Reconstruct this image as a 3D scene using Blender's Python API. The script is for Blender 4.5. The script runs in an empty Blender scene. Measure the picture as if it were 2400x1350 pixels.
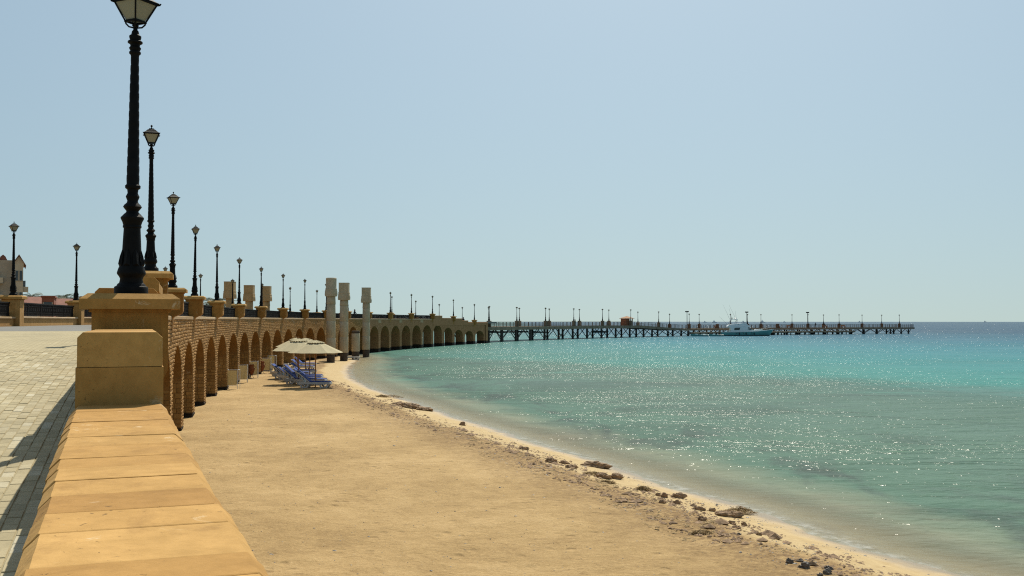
import bpy, bmesh, math, random
import numpy as np
from mathutils import Vector, Matrix

random.seed(7)
rng = np.random.default_rng(11)
R_ = math.radians
scene = bpy.context.scene
C = scene.collection

# ------------------------------------------------------------------ camera, sky, sun
EYE = 4.6
cam_d = bpy.data.cameras.new('camera')
cam_d.sensor_width = 36.0
cam_d.lens = 36.0
cam_d.clip_start = 0.05
cam_d.clip_end = 20000
cam = bpy.data.objects.new('camera', cam_d)
C.objects.link(cam)
cam.location = (0, 0, EYE)
cam.rotation_euler = (R_(90 + 1.823), 0, 0)
scene.camera = cam

SUN_AZ, SUN_EL = 10.0, 54.0       # azimuth to the right of +Y
world = bpy.data.worlds.new('World')
scene.world = world
world.use_nodes = True
wn = world.node_tree
bg = wn.nodes['Background']
sky = wn.nodes.new('ShaderNodeTexSky')
sky.sky_type = 'NISHITA'
sky.sun_disc = False
sky.sun_elevation = R_(SUN_EL)
sky.sun_rotation = R_(SUN_AZ)
sky.altitude = 0
sky.air_density = 1.5
sky.dust_density = 2.0
sky.ozone_density = 5.0
# hazy coast: keep the brown ground-haze band of the model below the horizon
wtc = wn.nodes.new('ShaderNodeTexCoord')
wsp = wn.nodes.new('ShaderNodeSeparateXYZ')
wcb = wn.nodes.new('ShaderNodeCombineXYZ')
wmr = wn.nodes.new('ShaderNodeMapRange')
wmr.inputs[3].default_value = 0.12
wn.links.new(wtc.outputs['Generated'], wsp.inputs[0])
wn.links.new(wsp.outputs[2], wmr.inputs[0])
wn.links.new(wsp.outputs[0], wcb.inputs[0])
wn.links.new(wsp.outputs[1], wcb.inputs[1])
wn.links.new(wmr.outputs[0], wcb.inputs[2])
wn.links.new(wcb.outputs[0], sky.inputs[0])
wtint = wn.nodes.new('ShaderNodeMixRGB')
wtint.blend_type = 'MULTIPLY'
wtint.inputs[0].default_value = 1.0
wtint.inputs[2].default_value = (0.97, 1.03, 0.975, 1)
wn.links.new(sky.outputs[0], wtint.inputs[1])
whaze = wn.nodes.new('ShaderNodeMixRGB')
whaze.inputs[0].default_value = 0.30
whaze.inputs[2].default_value = (5.8, 7.15, 7.4, 1)
wn.links.new(wtint.outputs[0], whaze.inputs[1])
wn.links.new(whaze.outputs[0], bg.inputs['Color'])
bg.inputs['Strength'].default_value = 0.084

sun_d = bpy.data.lights.new('sun', 'SUN')
sun_d.energy = 5.0
sun_d.angle = R_(0.5)
sun_d.color = (1.0, 0.925, 0.78)
sun = bpy.data.objects.new('sun', sun_d)
C.objects.link(sun)
a, e = R_(SUN_AZ), R_(SUN_EL)
sdir = Vector((math.sin(a) * math.cos(e), math.cos(a) * math.cos(e), math.sin(e)))
sun.rotation_euler = (-sdir).to_track_quat('-Z', 'Y').to_euler()

scene.view_settings.view_transform = 'Standard'
scene.view_settings.look = 'None'
scene.view_settings.exposure = 0.1
scene.view_settings.gamma = 1.0
scene.render.engine = 'CYCLES'
scene.cycles.use_denoising = False
scene.cycles.max_bounces = 6
scene.cycles.diffuse_bounces = 3
scene.cycles.glossy_bounces = 2
scene.cycles.transparent_max_bounces = 8
scene.cycles.caustics_reflective = False
scene.cycles.caustics_refractive = False
scene.cycles.sample_clamp_indirect = 4.0
scene.cycles.sample_clamp_direct = 10.0
scene.cycles.filter_width = 1.15

# ------------------------------------------------------------------ material helpers
class NT:
    def __init__(s, name):
        s.m = bpy.data.materials.new(name)
        s.m.use_nodes = True
        s.t = s.m.node_tree
        s.b = s.t.nodes['Principled BSDF']
        s.out = s.t.nodes['Material Output']
    def n(s, kind, **kw):
        nd = s.t.nodes.new('ShaderNode' + kind)
        for k, v in kw.items():
            setattr(nd, k, v)
        return nd
    def l(s, a, b):
        s.t.links.new(a, b)
    def pos(s):
        return s.n('NewGeometry').outputs['Position']
    def obj(s):
        return s.n('TexCoord').outputs['Object']
    def mapping(s, vec, scale=(1, 1, 1), rot=(0, 0, 0)):
        m = s.n('Mapping')
        m.inputs['Scale'].default_value = scale
        m.inputs['Rotation'].default_value = rot
        s.l(vec, m.inputs['Vector'])
        return m.outputs[0]
    def noise(s, vec, scale, detail=4, rough=0.55, dist=0.0):
        nd = s.n('TexNoise')
        nd.inputs['Scale'].default_value = scale
        nd.inputs['Detail'].default_value = detail
        nd.inputs['Roughness'].default_value = rough
        nd.inputs['Distortion'].default_value = dist
        s.l(vec, nd.inputs['Vector'])
        return nd.outputs['Fac']
    def ramp(s, fac, stops, interp='LINEAR'):
        r = s.n('ValToRGB')
        r.color_ramp.interpolation = interp
        els = r.color_ramp.elements
        while len(els) < len(stops):
            els.new(0.5)
        for el, (p, c) in zip(els, stops):
            el.position = p
            el.color = tuple(c) + (1.0,) if len(c) == 3 else c
        s.l(fac, r.inputs[0])
        return r.outputs[0]
    def gray(s, fac, lo, hi, a=0.0, b=1.0):
        m = s.n('MapRange')
        m.inputs[1].default_value = lo
        m.inputs[2].default_value = hi
        m.inputs[3].default_value = a
        m.inputs[4].default_value = b
        s.l(fac, m.inputs[0])
        return m.outputs[0]
    def mix(s, fac, c1, c2, mode='MIX'):
        m = s.n('MixRGB', blend_type=mode)
        for i, v in zip((0, 1, 2), (fac, c1, c2)):
            if hasattr(v, 'links'):
                s.l(v, m.inputs[i])
            elif i == 0:
                m.inputs[0].default_value = v
            else:
                m.inputs[i].default_value = tuple(v) + (1.0,)
        return m.outputs[0]
    def math(s, op, a, b=0.0, clamp=False):
        m = s.n('Math', operation=op, use_clamp=clamp)
        for i, v in enumerate((a, b)):
            if hasattr(v, 'links'):
                s.l(v, m.inputs[i])
            else:
                m.inputs[i].default_value = v
        return m.outputs[0]
    def bump(s, height, strength=0.3, dist=0.02, normal=None):
        b = s.n('Bump')
        b.inputs['Strength'].default_value = strength
        b.inputs['Distance'].default_value = dist
        s.l(height, b.inputs['Height'])
        if normal is not None:
            s.l(normal, b.inputs['Normal'])
        return b.outputs[0]
    def set(s, col=None, rough=None, normal=None, spec=None, metal=None):
        for key, v in (('Base Color', col), ('Roughness', rough), ('Normal', normal), ('Specular IOR Level', spec), ('Metallic', metal)):
            if v is None:
                continue
            if hasattr(v, 'links'):
                s.l(v, s.b.inputs[key])
            elif key == 'Base Color':
                s.b.inputs[key].default_value = tuple(v) + (1.0,)
            else:
                s.b.inputs[key].default_value = v
        return s.m

def plain(name, col, rough=0.6, var=0.12, scale=8.0, bump=0.0, bscale=40.0, spec=0.3, metal=0.0, space='obj'):
    t = NT(name)
    v = t.obj() if space == 'obj' else t.pos()
    n1 = t.noise(v, scale, 5)
    lo = tuple(c * (1 - var) for c in col)
    hi = tuple(min(1, c * (1 + var)) for c in col)
    c = t.ramp(n1, [(0.3, lo), (0.7, hi)])
    nrm = None
    if bump:
        nrm = t.bump(t.noise(v, bscale, 4), bump, 0.02)
    return t.set(c, rough, nrm, spec, metal)

def stone_mat(name, col, pits=1.0, island=False, objrand=True, rough=0.85, tide=False, streak=0.0):
    """ochre building stone: mottled, pitted, slightly different from block to block"""
    t = NT(name)
    v = t.pos()
    big = t.noise(v, 1.3, 5, 0.6)
    mid = t.noise(v, 9.0, 6, 0.65)
    lo = (col[0] * 0.80, col[1] * 0.78, col[2] * 0.72)
    hi = (min(1, col[0] * 1.15), min(1, col[1] * 1.16), min(1, col[2] * 1.22))
    c = t.ramp(t.math('ADD', t.math('MULTIPLY', big, 0.5), t.math('MULTIPLY', mid, 0.5)), [(0.36, lo), (0.64, hi)])
    if island:
        rnd = t.n('NewGeometry').outputs['Random Per Island']
        c = t.mix(1.0, c, t.ramp(rnd, [(0, (0.78, 0.74, 0.68)), (0.5, (0.98, 0.96, 0.93)), (1, (1.16, 1.14, 1.08))]), 'MULTIPLY')
    elif objrand:
        rnd = t.n('ObjectInfo').outputs['Random']
        c = t.mix(1.0, c, t.ramp(rnd, [(0, (0.84, 0.78, 0.70)), (0.5, (1, .98, .95)), (1, (1.16, 1.19, 1.28))]), 'MULTIPLY')
    # dark pits and scratches
    vs = t.mapping(v, (1, 1, 2.2), (0, 0, 0.4))
    pit = t.noise(vs, 26.0, 3, 0.6, 0.6)
    sel = t.noise(v, 2.1, 3)
    pm = t.math('MULTIPLY', t.gray(pit, 0.655, 0.70), t.gray(sel, 0.46, 0.58), True)
    stain = t.gray(t.noise(t.mapping(v, (1.6, 0.8, 1), (0, 0, 0.3)), 2.4, 6, 0.72, 0.7), 0.54, 0.72)
    c = t.mix(t.math('MULTIPLY', stain, 0.5 * pits), c, (col[0] * .55, col[1] * .48, col[2] * .42))
    c = t.mix(t.math('MULTIPLY', pm, 0.75 * pits), c, (0.10, 0.055, 0.02))
    # pale efflorescence
    eff = t.math('MULTIPLY', t.gray(t.noise(v, 5.3, 5, 0.7, 0.8), 0.61, 0.68), t.gray(t.noise(v, 1.4, 2), 0.5, 0.58), True)
    c = t.mix(t.math('MULTIPLY', eff, 0.45), c, (0.72, 0.62, 0.44))
    if streak:
        sv = t.mapping(v, (6, 6, 0.35))
        st = t.gray(t.noise(sv, 1.0, 4, 0.6), 0.5, 0.72)
        c = t.mix(t.math('MULTIPLY', st, streak), c, (col[0] * 0.55, col[1] * 0.42, col[2] * 0.3))
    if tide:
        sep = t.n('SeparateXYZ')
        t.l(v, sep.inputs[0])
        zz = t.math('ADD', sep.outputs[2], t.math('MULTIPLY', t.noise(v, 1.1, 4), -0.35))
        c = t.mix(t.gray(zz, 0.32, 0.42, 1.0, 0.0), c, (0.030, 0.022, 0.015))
    h = t.math('ADD', t.math('MULTIPLY', t.noise(v, 60.0, 4, 0.7), 0.5), t.math('MULTIPLY', mid, 0.8))
    h = t.math('SUBTRACT', h, t.math('MULTIPLY', pm, 0.9))
    return t.set(c, rough, t.bump(h, 0.35, 0.012), 0.2)

M = {}
M['coping'] = stone_mat('coping_stone', (0.405, 0.235, 0.071), 1.0)
M['block'] = stone_mat('parapet_stone', (0.345, 0.175, 0.042), 1.0, objrand=True, streak=0.45)
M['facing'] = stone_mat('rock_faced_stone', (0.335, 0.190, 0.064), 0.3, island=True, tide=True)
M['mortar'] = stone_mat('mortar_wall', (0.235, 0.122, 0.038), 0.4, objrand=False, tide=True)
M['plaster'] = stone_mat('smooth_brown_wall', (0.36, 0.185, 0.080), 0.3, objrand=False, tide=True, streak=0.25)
M['ledge'] = stone_mat('ledge_stone', (0.44, 0.32, 0.19), 0.4)
M['lowwall'] = stone_mat('low_wall_plaster', (0.385, 0.22, 0.072), 0.3, streak=0.3)
M['column'] = stone_mat('column_limestone', (0.45, 0.365, 0.245), 0.4, objrand=False, streak=0.15)
M['column_foot'] = plain('dark_column_foot', (0.07, 0.05, 0.035), 0.9, 0.3, 3, 0.4, 20)
M['iron'] = plain('black_painted_iron', (0.005, 0.005, 0.005), 0.6, 0.4, 12, 0.25, 30, spec=0.09)
M['rail_iron'] = plain('railing_iron', (0.012, 0.011, 0.011), 0.65, 0.3, 6, spec=0.1)
M['canvas'] = plain('cream_canvas', (0.58, 0.51, 0.33), 0.9, 0.06, 5, 0.15, 60)
M['wood'] = plain('varnished_pole', (0.30, 0.135, 0.045), 0.5, 0.25, 9)
M['plastic'] = plain('white_plastic', (0.50, 0.50, 0.49), 0.4, 0.06, 6, spec=0.5)
M['blue'] = plain('blue_sling_fabric', (0.008, 0.044, 0.24), 0.7, 0.15, 8)
M['terracotta'] = plain('terracotta', (0.23, 0.075, 0.026), 0.85, 0.25, 9, 0.3, 30)
M['screen'] = plain('cream_screen_cloth', (0.62, 0.54, 0.35), 0.85, 0.1, 4)
M['pier'] = plain('pier_concrete', (0.22, 0.17, 0.115), 0.85, 0.22, 0.6, 0.2, 12, space='pos')
M['pile'] = plain('dark_pile', (0.055, 0.045, 0.038), 0.8, 0.3, 2.0, space='pos')
M['brown'] = plain('brown_pier_post', (0.16, 0.085, 0.045), 0.8, 0.2, 3, space='pos')
M['kiosk'] = plain('kiosk_wood', (0.28, 0.10, 0.045), 0.7, 0.25, 3)
M['kioskroof'] = plain('kiosk_roof', (0.35, 0.20, 0.11), 0.8, 0.2, 5)
M['gel_white'] = plain('white_gelcoat', (0.70, 0.72, 0.72), 0.25, 0.03, 3, spec=0.5)
M['gel_reflection_teal'] = plain('teal_reflection_paint', (0.13, 0.34, 0.34), 0.25, 0.06, 1, spec=0.5)  # water's teal reflection on the white hull put into its colour; dinghies share it
M['boot'] = plain('dark_boot_stripe', (0.015, 0.03, 0.035), 0.5)
M['glass_dark'] = plain('dark_glass', (0.012, 0.014, 0.016), 0.08, 0.2, 2, spec=0.8)
M['bwall'] = plain('building_plaster', (0.50, 0.42, 0.30), 0.9, 0.1, 0.7)
M['bwall2'] = plain('grey_building_plaster', (0.36, 0.31, 0.235), 0.9, 0.12, 0.7)
M['redwall'] = plain('red_brown_wall', (0.20, 0.075, 0.048), 0.9, 0.15, 0.6)
M['redroof'] = plain('red_tile_roof', (0.20, 0.085, 0.058), 0.85, 0.2, 1.5)
M['tanwall'] = plain('tan_wall', (0.33, 0.215, 0.13), 0.9, 0.12, 0.7)
M['steel'] = plain('grey_steel', (0.10, 0.11, 0.11), 0.4, 0.1, 3, metal=0.6)
M['rock'] = plain('beach_rock', (0.27, 0.180, 0.108), 0.9, 0.5, 7.0, 0.8, 22)
M['dark_rock'] = plain('dark_wet_rock', (0.12, 0.105, 0.09), 0.55, 0.4, 9.0, 0.6, 26, spec=0.5)
M['weed'] = plain('dried_seaweed', (0.33, 0.235, 0.12), 0.95, 0.5, 14.0, 0.8, 60)
M['skin'] = plain('skin', (0.24, 0.13, 0.08), 0.6)
M['cloth_dark'] = plain('dark_clothes', (0.03, 0.03, 0.04), 0.9)
M['palm'] = plain('palm_leaf', (0.05, 0.075, 0.03), 0.6, 0.4, 3)
M['bark'] = plain('palm_bark', (0.14, 0.10, 0.06), 0.95, 0.3, 6, 0.5, 10)

def translucent(mat, fac, col):
    nt = mat.node_tree
    tr = nt.nodes.new('ShaderNodeBsdfTranslucent')
    tr.inputs[0].default_value = col + (1,)
    mx = nt.nodes.new('ShaderNodeMixShader')
    mx.inputs[0].default_value = fac
    nt.links.new(nt.nodes['Principled BSDF'].outputs[0], mx.inputs[1])
    nt.links.new(tr.outputs[0], mx.inputs[2])
    nt.links.new(mx.outputs[0], nt.nodes['Material Output'].inputs[0])
translucent(M['canvas'], 0.3, (0.5, 0.42, 0.25))
translucent(M['screen'], 0.5, (0.55, 0.47, 0.29))
M['column_tan'] = stone_mat('tan_column_stone', (0.40, 0.275, 0.135), 0.4, objrand=False, streak=0.15)

def lantern_glass():
    t = NT('frosted_lantern_glass')
    t.set((0.40, 0.37, 0.26), 0.5, None, 0.3)
    tr = t.n('BsdfTranslucent')
    tr.inputs[0].default_value = (0.42, 0.40, 0.28, 1)
    mx = t.n('MixShader')
    mx.inputs[0].default_value = 0.35
    t.l(t.b.outputs[0], mx.inputs[1])
    t.l(tr.outputs[0], mx.inputs[2])
    t.l(mx.outputs[0], t.out.inputs[0])
    return t.m
M['lantern_glass'] = lantern_glass()

# ------------------------------------------------------------------ mesh helpers
class MB:
    def __init__(s):
        s.v, s.f = [], []
    def add(s, vs, fs):
        o = len(s.v)
        s.v += [tuple(p) for p in vs]
        s.f += [tuple(i + o for i in f) for f in fs]
        return s
    def box(s, x0, x1, y0, y1, z0, z1, mat=None):
        vs = [(x0, y0, z0), (x1, y0, z0), (x1, y1, z0), (x0, y1, z0), (x0, y0, z1), (x1, y0, z1), (x1, y1, z1), (x0, y1, z1)]
        if mat is not None:
            vs = [mat @ Vector(p) for p in vs]
        return s.add(vs, [(3, 2, 1, 0), (4, 5, 6, 7), (0, 1, 5, 4), (1, 2, 6, 5), (2, 3, 7, 6), (3, 0, 4, 7)])
    def cbox(s, x0, x1, y0, y1, z0, z1, c, cz=None, mat=None):
        """box with chamfered top edges"""
        cz = c if cz is None else cz
        vs = [(x0, y0, z0), (x1, y0, z0), (x1, y1, z0), (x0, y1, z0),
              (x0, y0, z1 - cz), (x1, y0, z1 - cz), (x1, y1, z1 - cz), (x0, y1, z1 - cz),
              (x0 + c, y0 + c, z1), (x1 - c, y0 + c, z1), (x1 - c, y1 - c, z1), (x0 + c, y1 - c, z1)]
        if mat is not None:
            vs = [mat @ Vector(p) for p in vs]
        fs = [(3, 2, 1, 0), (8, 9, 10, 11)]
        for k in (0, 4):
            for i in range(4):
                j = (i + 1) % 4
                fs.append((k + i, k + j, k + 4 + j, k + 4 + i))
        return s.add(vs, fs)
    def lathe(s, prof, n=16, cx=0, cy=0, rot=0.0, cap=True, mat=None):
        vs, fs = [], []
        for r, z in prof:
            for i in range(n):
                a = rot + 2 * math.pi * i / n
                p = (cx + r * math.cos(a), cy + r * math.sin(a), z)
                vs.append(mat @ Vector(p) if mat is not None else p)
        for k in range(len(prof) - 1):
            for i in range(n):
                j = (i + 1) % n
                fs.append((k * n + i, k * n + j, (k + 1) * n + j, (k + 1) * n + i))
        if cap:
            fs.append(tuple(range(n - 1, -1, -1)))
            fs.append(tuple(range((len(prof) - 1) * n, len(prof) * n)))
        return s.add(vs, fs)
    def tube(s, pts, r, n=6):
        pts = [Vector(p) for p in pts]
        rs = r if isinstance(r, (list, tuple)) else [r] * len(pts)
        vs, fs = [], []
        for k, p in enumerate(pts):
            d = (pts[min(k + 1, len(pts) - 1)] - pts[max(k - 1, 0)]).normalized()
            u = d.cross(Vector((0, 0, 1)))
            if u.length < 1e-4:
                u = Vector((1, 0, 0))
            u.normalize()
            w = d.cross(u)
            for i in range(n):
                a = 2 * math.pi * i / n
                vs.append(p + (u * math.cos(a) + w * math.sin(a)) * rs[k])
        for k in range(len(pts) - 1):
            for i in range(n):
                j = (i + 1) % n
                fs.append((k * n + i, k * n + j, (k + 1) * n + j, (k + 1) * n + i))
        fs.append(tuple(range(n - 1, -1, -1)))
        fs.append(tuple(range((len(pts) - 1) * n, len(pts) * n)))
        return s.add(vs, fs)
    def beam(s, a, b, w, h):
        """rectangular bar from a to b, w wide horizontally, h high"""
        a, b = Vector(a), Vector(b)
        d = (b - a).normalized()
        u = d.cross(Vector((0, 0, 1)))
        if u.length < 1e-4:
            u = Vector((1, 0, 0))
        u.normalize()
        t = u.cross(d)
        vs = []
        for p in (a, b):
            for i, j in ((-1, -1), (1, -1), (1, 1), (-1, 1)):
                vs.append(p + u * (i * w / 2) + t * (j * h / 2))
        return s.add(vs, [(0, 1, 2, 3), (7, 6, 5, 4), (0, 4, 5, 1), (1, 5, 6, 2), (2, 6, 7, 3), (3, 7, 4, 0)])
    def prism(s, poly, x0, x1, axis='x'):
        """extrude a closed 2D outline (a,b) along an axis"""
        n = len(poly)
        vs = []
        for t in (x0, x1):
            for p, q in poly:
                vs.append({'x': (t, p, q), 'y': (p, t, q), 'z': (p, q, t)}[axis])
        fs = [tuple(range(n)), tuple(range(2 * n - 1, n - 1, -1))]
        for i in range(n):
            j = (i + 1) % n
            fs.append((i, i + n, j + n, j))
        return s.add(vs, fs)
    def mesh(s, name, mat=None, smooth=False, angle=None):
        me = bpy.data.meshes.new(name)
        me.from_pydata(s.v, [], s.f)
        bm = bmesh.new()
        bm.from_mesh(me)
        bmesh.ops.recalc_face_normals(bm, faces=bm.faces)
        bm.to_mesh(me)
        bm.free()
        if smooth:
            for p in me.polygons:
                p.use_smooth = True
            if angle:
                try:
                    me.set_sharp_from_angle(angle=R_(angle))
                except Exception:
                    pass
        if mat is not None:
            me.materials.append(M[mat] if isinstance(mat, str) else mat)
        me.update()
        return me

def link(name, data, parent=None, loc=None, rz=None):
    o = bpy.data.objects.new(name, data)
    C.objects.link(o)
    if parent is not None:
        o.parent = parent
    if loc is not None:
        o.location = loc
    if rz is not None:
        o.rotation_euler = (0, 0, rz)
    return o

def part(name, mb, mat, parent, smooth=False, angle=None, loc=None, rz=None, kind=None):
    o = link(name, mb.mesh(name, mat, smooth, angle), parent, loc, rz)
    if kind:
        o['kind'] = kind
    return o

def tag(o, label, cat=None, group=None, kind=None):
    o['label'] = label
    if cat:
        o['category'] = cat
    if group:
        o['group'] = group
    if kind:
        o['kind'] = kind
    return o

def empty(name, loc, rz=0.0):
    o = link(name, None, None, loc, rz)
    o.empty_display_size = 0.3
    return o

def copy_tree(o, parent=None):
    c = o.copy()
    C.objects.link(c)
    c.parent = parent
    for ch in o.children:
        copy_tree(ch, c)
    return c

ORD = ['first', 'second', 'third', 'fourth', 'fifth', 'sixth', 'seventh', 'eighth', 'ninth', 'tenth', 'eleventh', 'twelfth',
       'thirteenth', 'fourteenth', 'fifteenth', 'sixteenth', 'seventeenth', 'eighteenth', 'nineteenth', 'twentieth', 'twenty-first']

# ------------------------------------------------------------------ the plan of the promenade: an arc of 300 m radius
CX, CY = 278.4, 112.0
TH1, DTH = R_(-19.76), R_(2.339)
RA, RB = 300.0, 307.5
def P(rad, th, z=0.0):
    return Vector((CX - rad * math.cos(th), CY + rad * math.sin(th), z))
def tk(k):
    return TH1 + k * DTH
def th_at_y(y, rad=RA):
    return math.asin((y - CY) / rad)
def G(px, py, z=0.0):
    """point of the level z seen in that direction from the camera"""
    y = (EYE - z) * 2400.0 / (py - 751.4)
    return Vector(((px - 1200.0) / 2400.0 * y, y, z))
def V3(px, py, y):
    return Vector(((px - 1200.0) / 2400.0 * y, y, EYE - (py - 751.4) / 2400.0 * y))

DECK = 4.36
_ry = [-20, 0, 9.5, 14, 18.5, 22, 26, 30, 400]
_rz = [1.4, 2.85, 3.42, 3.76, 4.06, 4.22, 4.32, DECK, DECK]
def deck_z(y):
    return float(np.interp(y, _ry, _rz))

# ------------------------------------------------------------------ shore line and terrain
SH = np.array([(60, -45), (34, -14), (22, 0.0), (13.0, 11.5), (7.76, 18.44), (6.9, 20.5), (6.35, 22.6), (5.5, 25.5), (4.3, 28.4), (3.4, 31.0), (2.47, 34.1),
               (1.2, 37.5), (-1.1, 44.1), (-3.1, 49.6), (-5.2, 56.7), (-7.4, 63.0), (-9.75, 70.5), (-12.5, 80.8), (-14.6, 92), (-16.3, 104),
               (-17.3, 115), (-18.6, 124), (-20.2, 132), (-23, 142), (-32, 160), (-75, 250), (-400, 900)], float)
SH[:, 0] += np.interp(SH[:, 1], [0, 18, 26, 38, 60], [0.45, 0.32, 0.22, 0.12, 0.0])
def shore_dist(x, y):
    """signed distance to the water line, positive on land"""
    p = np.stack([np.asarray(x, float), np.asarray(y, float)], -1)
    best = np.full(p.shape[:-1], 1e9)
    sign = np.ones(p.shape[:-1])
    for a, b in zip(SH[:-1], SH[1:]):
        d = b - a
        t = np.clip(((p - a) @ d) / (d @ d), 0, 1)
        q = a + t[..., None] * d
        dist = np.hypot(p[..., 0] - q[..., 0], p[..., 1] - q[..., 1])
        cr = d[0] * (p[..., 1] - a[1]) - d[1] * (p[..., 0] - a[0])
        upd = dist < best
        best = np.where(upd, dist, best)
        sign = np.where(upd, np.where(cr > 0, 1.0, -1.0), sign)
    return best * sign

def vnoise(x, y, s, seed):
    """smooth value noise"""
    x = np.asarray(x, float) * s + 1000.0
    y = np.asarray(y, float) * s + 1000.0
    xi, yi = np.floor(x).astype(np.int64), np.floor(y).astype(np.int64)
    fx, fy = x - xi, y - yi
    fx, fy = fx * fx * (3 - 2 * fx), fy * fy * (3 - 2 * fy)
    def h(i, j):
        n = (i * 374761393 + j * 668265263 + seed * 974711) & 0x7fffffff
        n = ((n ^ (n >> 13)) * 1274126177) & 0x7fffffff
        return ((n ^ (n >> 16)) & 0xffff) / 65535.0
    return (h(xi, yi) * (1 - fx) + h(xi + 1, yi) * fx) * (1 - fy) + (h(xi, yi + 1) * (1 - fx) + h(xi + 1, yi + 1) * fx) * fy

def terrain_h(x, y):
    x, y = np.asarray(x, float), np.asarray(y, float)
    d = shore_dist(x, y) + (vnoise(x, y, 0.45, 3) - 0.5) * 0.55 + (vnoise(x, y, 1.4, 8) - 0.5) * 0.22
    land = np.interp(d, [0, 0.8, 1.9, 2.5, 3.2, 8, 14, 60], [0, 0.11, 0.24, 0.36, 0.385, 0.37, 0.36, 0.36])
    far = np.clip((y - 70) / 60, 0, 1)
    land = land * (1 - 0.45 * far)
    sea = np.interp(-d, [0, 2, 6, 15, 40], [0, -0.16, -0.40, -0.85, -1.6])
    h = np.where(d > 0, land, sea)
    w = np.clip(d / 3.0, 0, 1)
    h = h + w * ((vnoise(x, y, 0.35, 1) - 0.5) * 0.08 + (vnoise(x, y, 1.3, 2) - 0.5) * 0.035 + (vnoise(x, y, 4.1, 5) - 0.5) * 0.034 + (vnoise(x, y, 8.0, 6) - 0.5) * 0.018)
    return h
def ground_z(x, y):
    return float(terrain_h(np.array([x]), np.array([y]))[0])

def grid_mesh(name, xs, ys, fn, mat, attr=None):
    X, Y = np.meshgrid(xs, ys)
    Z = fn(X, Y)
    nx, ny = len(xs), len(ys)
    co = np.stack([X, Y, Z], -1).reshape(-1, 3)
    idx = np.arange(nx * ny).reshape(ny, nx)
    f = np.stack([idx[:-1, :-1], idx[:-1, 1:], idx[1:, 1:], idx[1:, :-1]], -1).reshape(-1, 4)
    me = bpy.data.meshes.new(name)
    me.vertices.add(len(co))
    me.vertices.foreach_set('co', co.ravel())
    me.loops.add(f.size)
    me.loops.foreach_set('vertex_index', f.ravel())
    me.polygons.add(len(f))
    me.polygons.foreach_set('loop_start', np.arange(0, f.size, 4))
    me.polygons.foreach_set('use_smooth', np.ones(len(f), bool))
    if attr:
        for k, fnk in attr.items():
            at = me.attributes.new(k, 'FLOAT', 'POINT')
            at.data.foreach_set('value', fnk(X, Y).ravel().astype(np.float32))
    me.update(calc_edges=True)
    me.validate()
    me.materials.append(mat)
    return me

def sand_mat():
    t = NT('beach_sand')
    v = t.pos()
    at = t.n('Attribute', attribute_name='sd').outputs['Fac']
    big = t.noise(v, 0.22, 4, 0.6)
    mid = t.noise(v, 1.6, 6, 0.7)
    fine = t.noise(v, 17, 6, 0.85)
    s = t.math('ADD', t.math('ADD', t.math('MULTIPLY', big, 0.32), t.math('MULTIPLY', mid, 0.28)), t.math('MULTIPLY', fine, 0.40))
    c = t.ramp(s, [(0.39, (0.245, 0.158, 0.065)), (0.50, (0.368, 0.249, 0.109)), (0.61, (0.470, 0.330, 0.160))])
    # scuffs and dark specks
    sc = t.noise(t.mapping(v, (0.8, 2.6, 1), (0, 0, 0.5)), 2.2, 6, 0.75, 1.2)
    sel = t.gray(t.noise(v, 0.4, 3), 0.38, 0.58)
    scm = t.math('MULTIPLY', t.gray(sc, 0.56, 0.70), sel, True)
    c = t.mix(t.math('MULTIPLY', scm, 0.85), c, (0.15, 0.085, 0.034))
    sp = t.gray(t.noise(v, 55, 2, 0.9), 0.70, 0.76)
    c = t.mix(t.math('MULTIPLY', sp, 0.6), c, (0.11, 0.06, 0.027))
    # pale washed sand of the beach face, browner band of dried wrack at its top
    edge = t.math('ADD', at, t.math('MULTIPLY', t.math('SUBTRACT', t.noise(v, 0.8, 4, 0.6), 0.5), 1.4))
    pale = t.gray(edge, 2.15, 2.55, 1.0, 0.0)
    c = t.mix(pale, c, t.ramp(t.noise(v, 3.0, 5, 0.7), [(0.35, (0.40, 0.29, 0.145)), (0.65, (0.48, 0.365, 0.195))]))
    band = t.math('MULTIPLY', t.gray(edge, 2.3, 2.7), t.gray(edge, 2.9, 5.2, 1.0, 0.0), True)
    bn = t.gray(t.noise(v, 6.0, 5, 0.8), 0.38, 0.60)
    c = t.mix(t.math('MULTIPLY', t.math('MULTIPLY', band, bn), 0.95), c, (0.15, 0.088, 0.04))
    wet = t.math('MULTIPLY', t.gray(edge, 0.1, 0.9, 1.0, 0.0), t.gray(edge, -1.0, -0.2, 0.15, 1.0))
    c = t.mix(t.math('MULTIPLY', wet, 0.6), c, (0.22, 0.155, 0.095))
    vo = t.n('TexVoronoi')
    vo.inputs['Scale'].default_value = 2.6
    t.l(t.mapping(v, (1.0, 0.75, 1), (0, 0, 0.3)), vo.inputs['Vector'])
    foot = t.math('MULTIPLY', t.gray(vo.outputs['Distance'], 0.05, 0.30, 1.0, 0.0), t.gray(t.noise(v, 0.33, 3), 0.46, 0.56), True)
    c = t.mix(t.math('MULTIPLY', foot, 0.16), c, (0.15, 0.088, 0.036))
    h0 = t.math('MULTIPLY', foot, -0.8)
    h = t.math('ADD', t.math('ADD', h0, t.math('MULTIPLY', mid, 0.9)), t.math('ADD', t.math('MULTIPLY', fine, 0.25), t.math('MULTIPLY', t.noise(v, 7.0, 4, 0.7), 0.6)))
    st = t.gray(edge, 0.6, 2.6, 0.15, 1.0)
    b = t.n('Bump')
    b.inputs['Distance'].default_value = 0.065
    t.l(st, b.inputs['Strength'])
    t.l(h, b.inputs['Height'])
    return t.set(c, t.gray(edge, 0.1, 0.9, 0.22, 0.95), b.outputs[0], 0.25)
M['sand'] = sand_mat()

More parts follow.
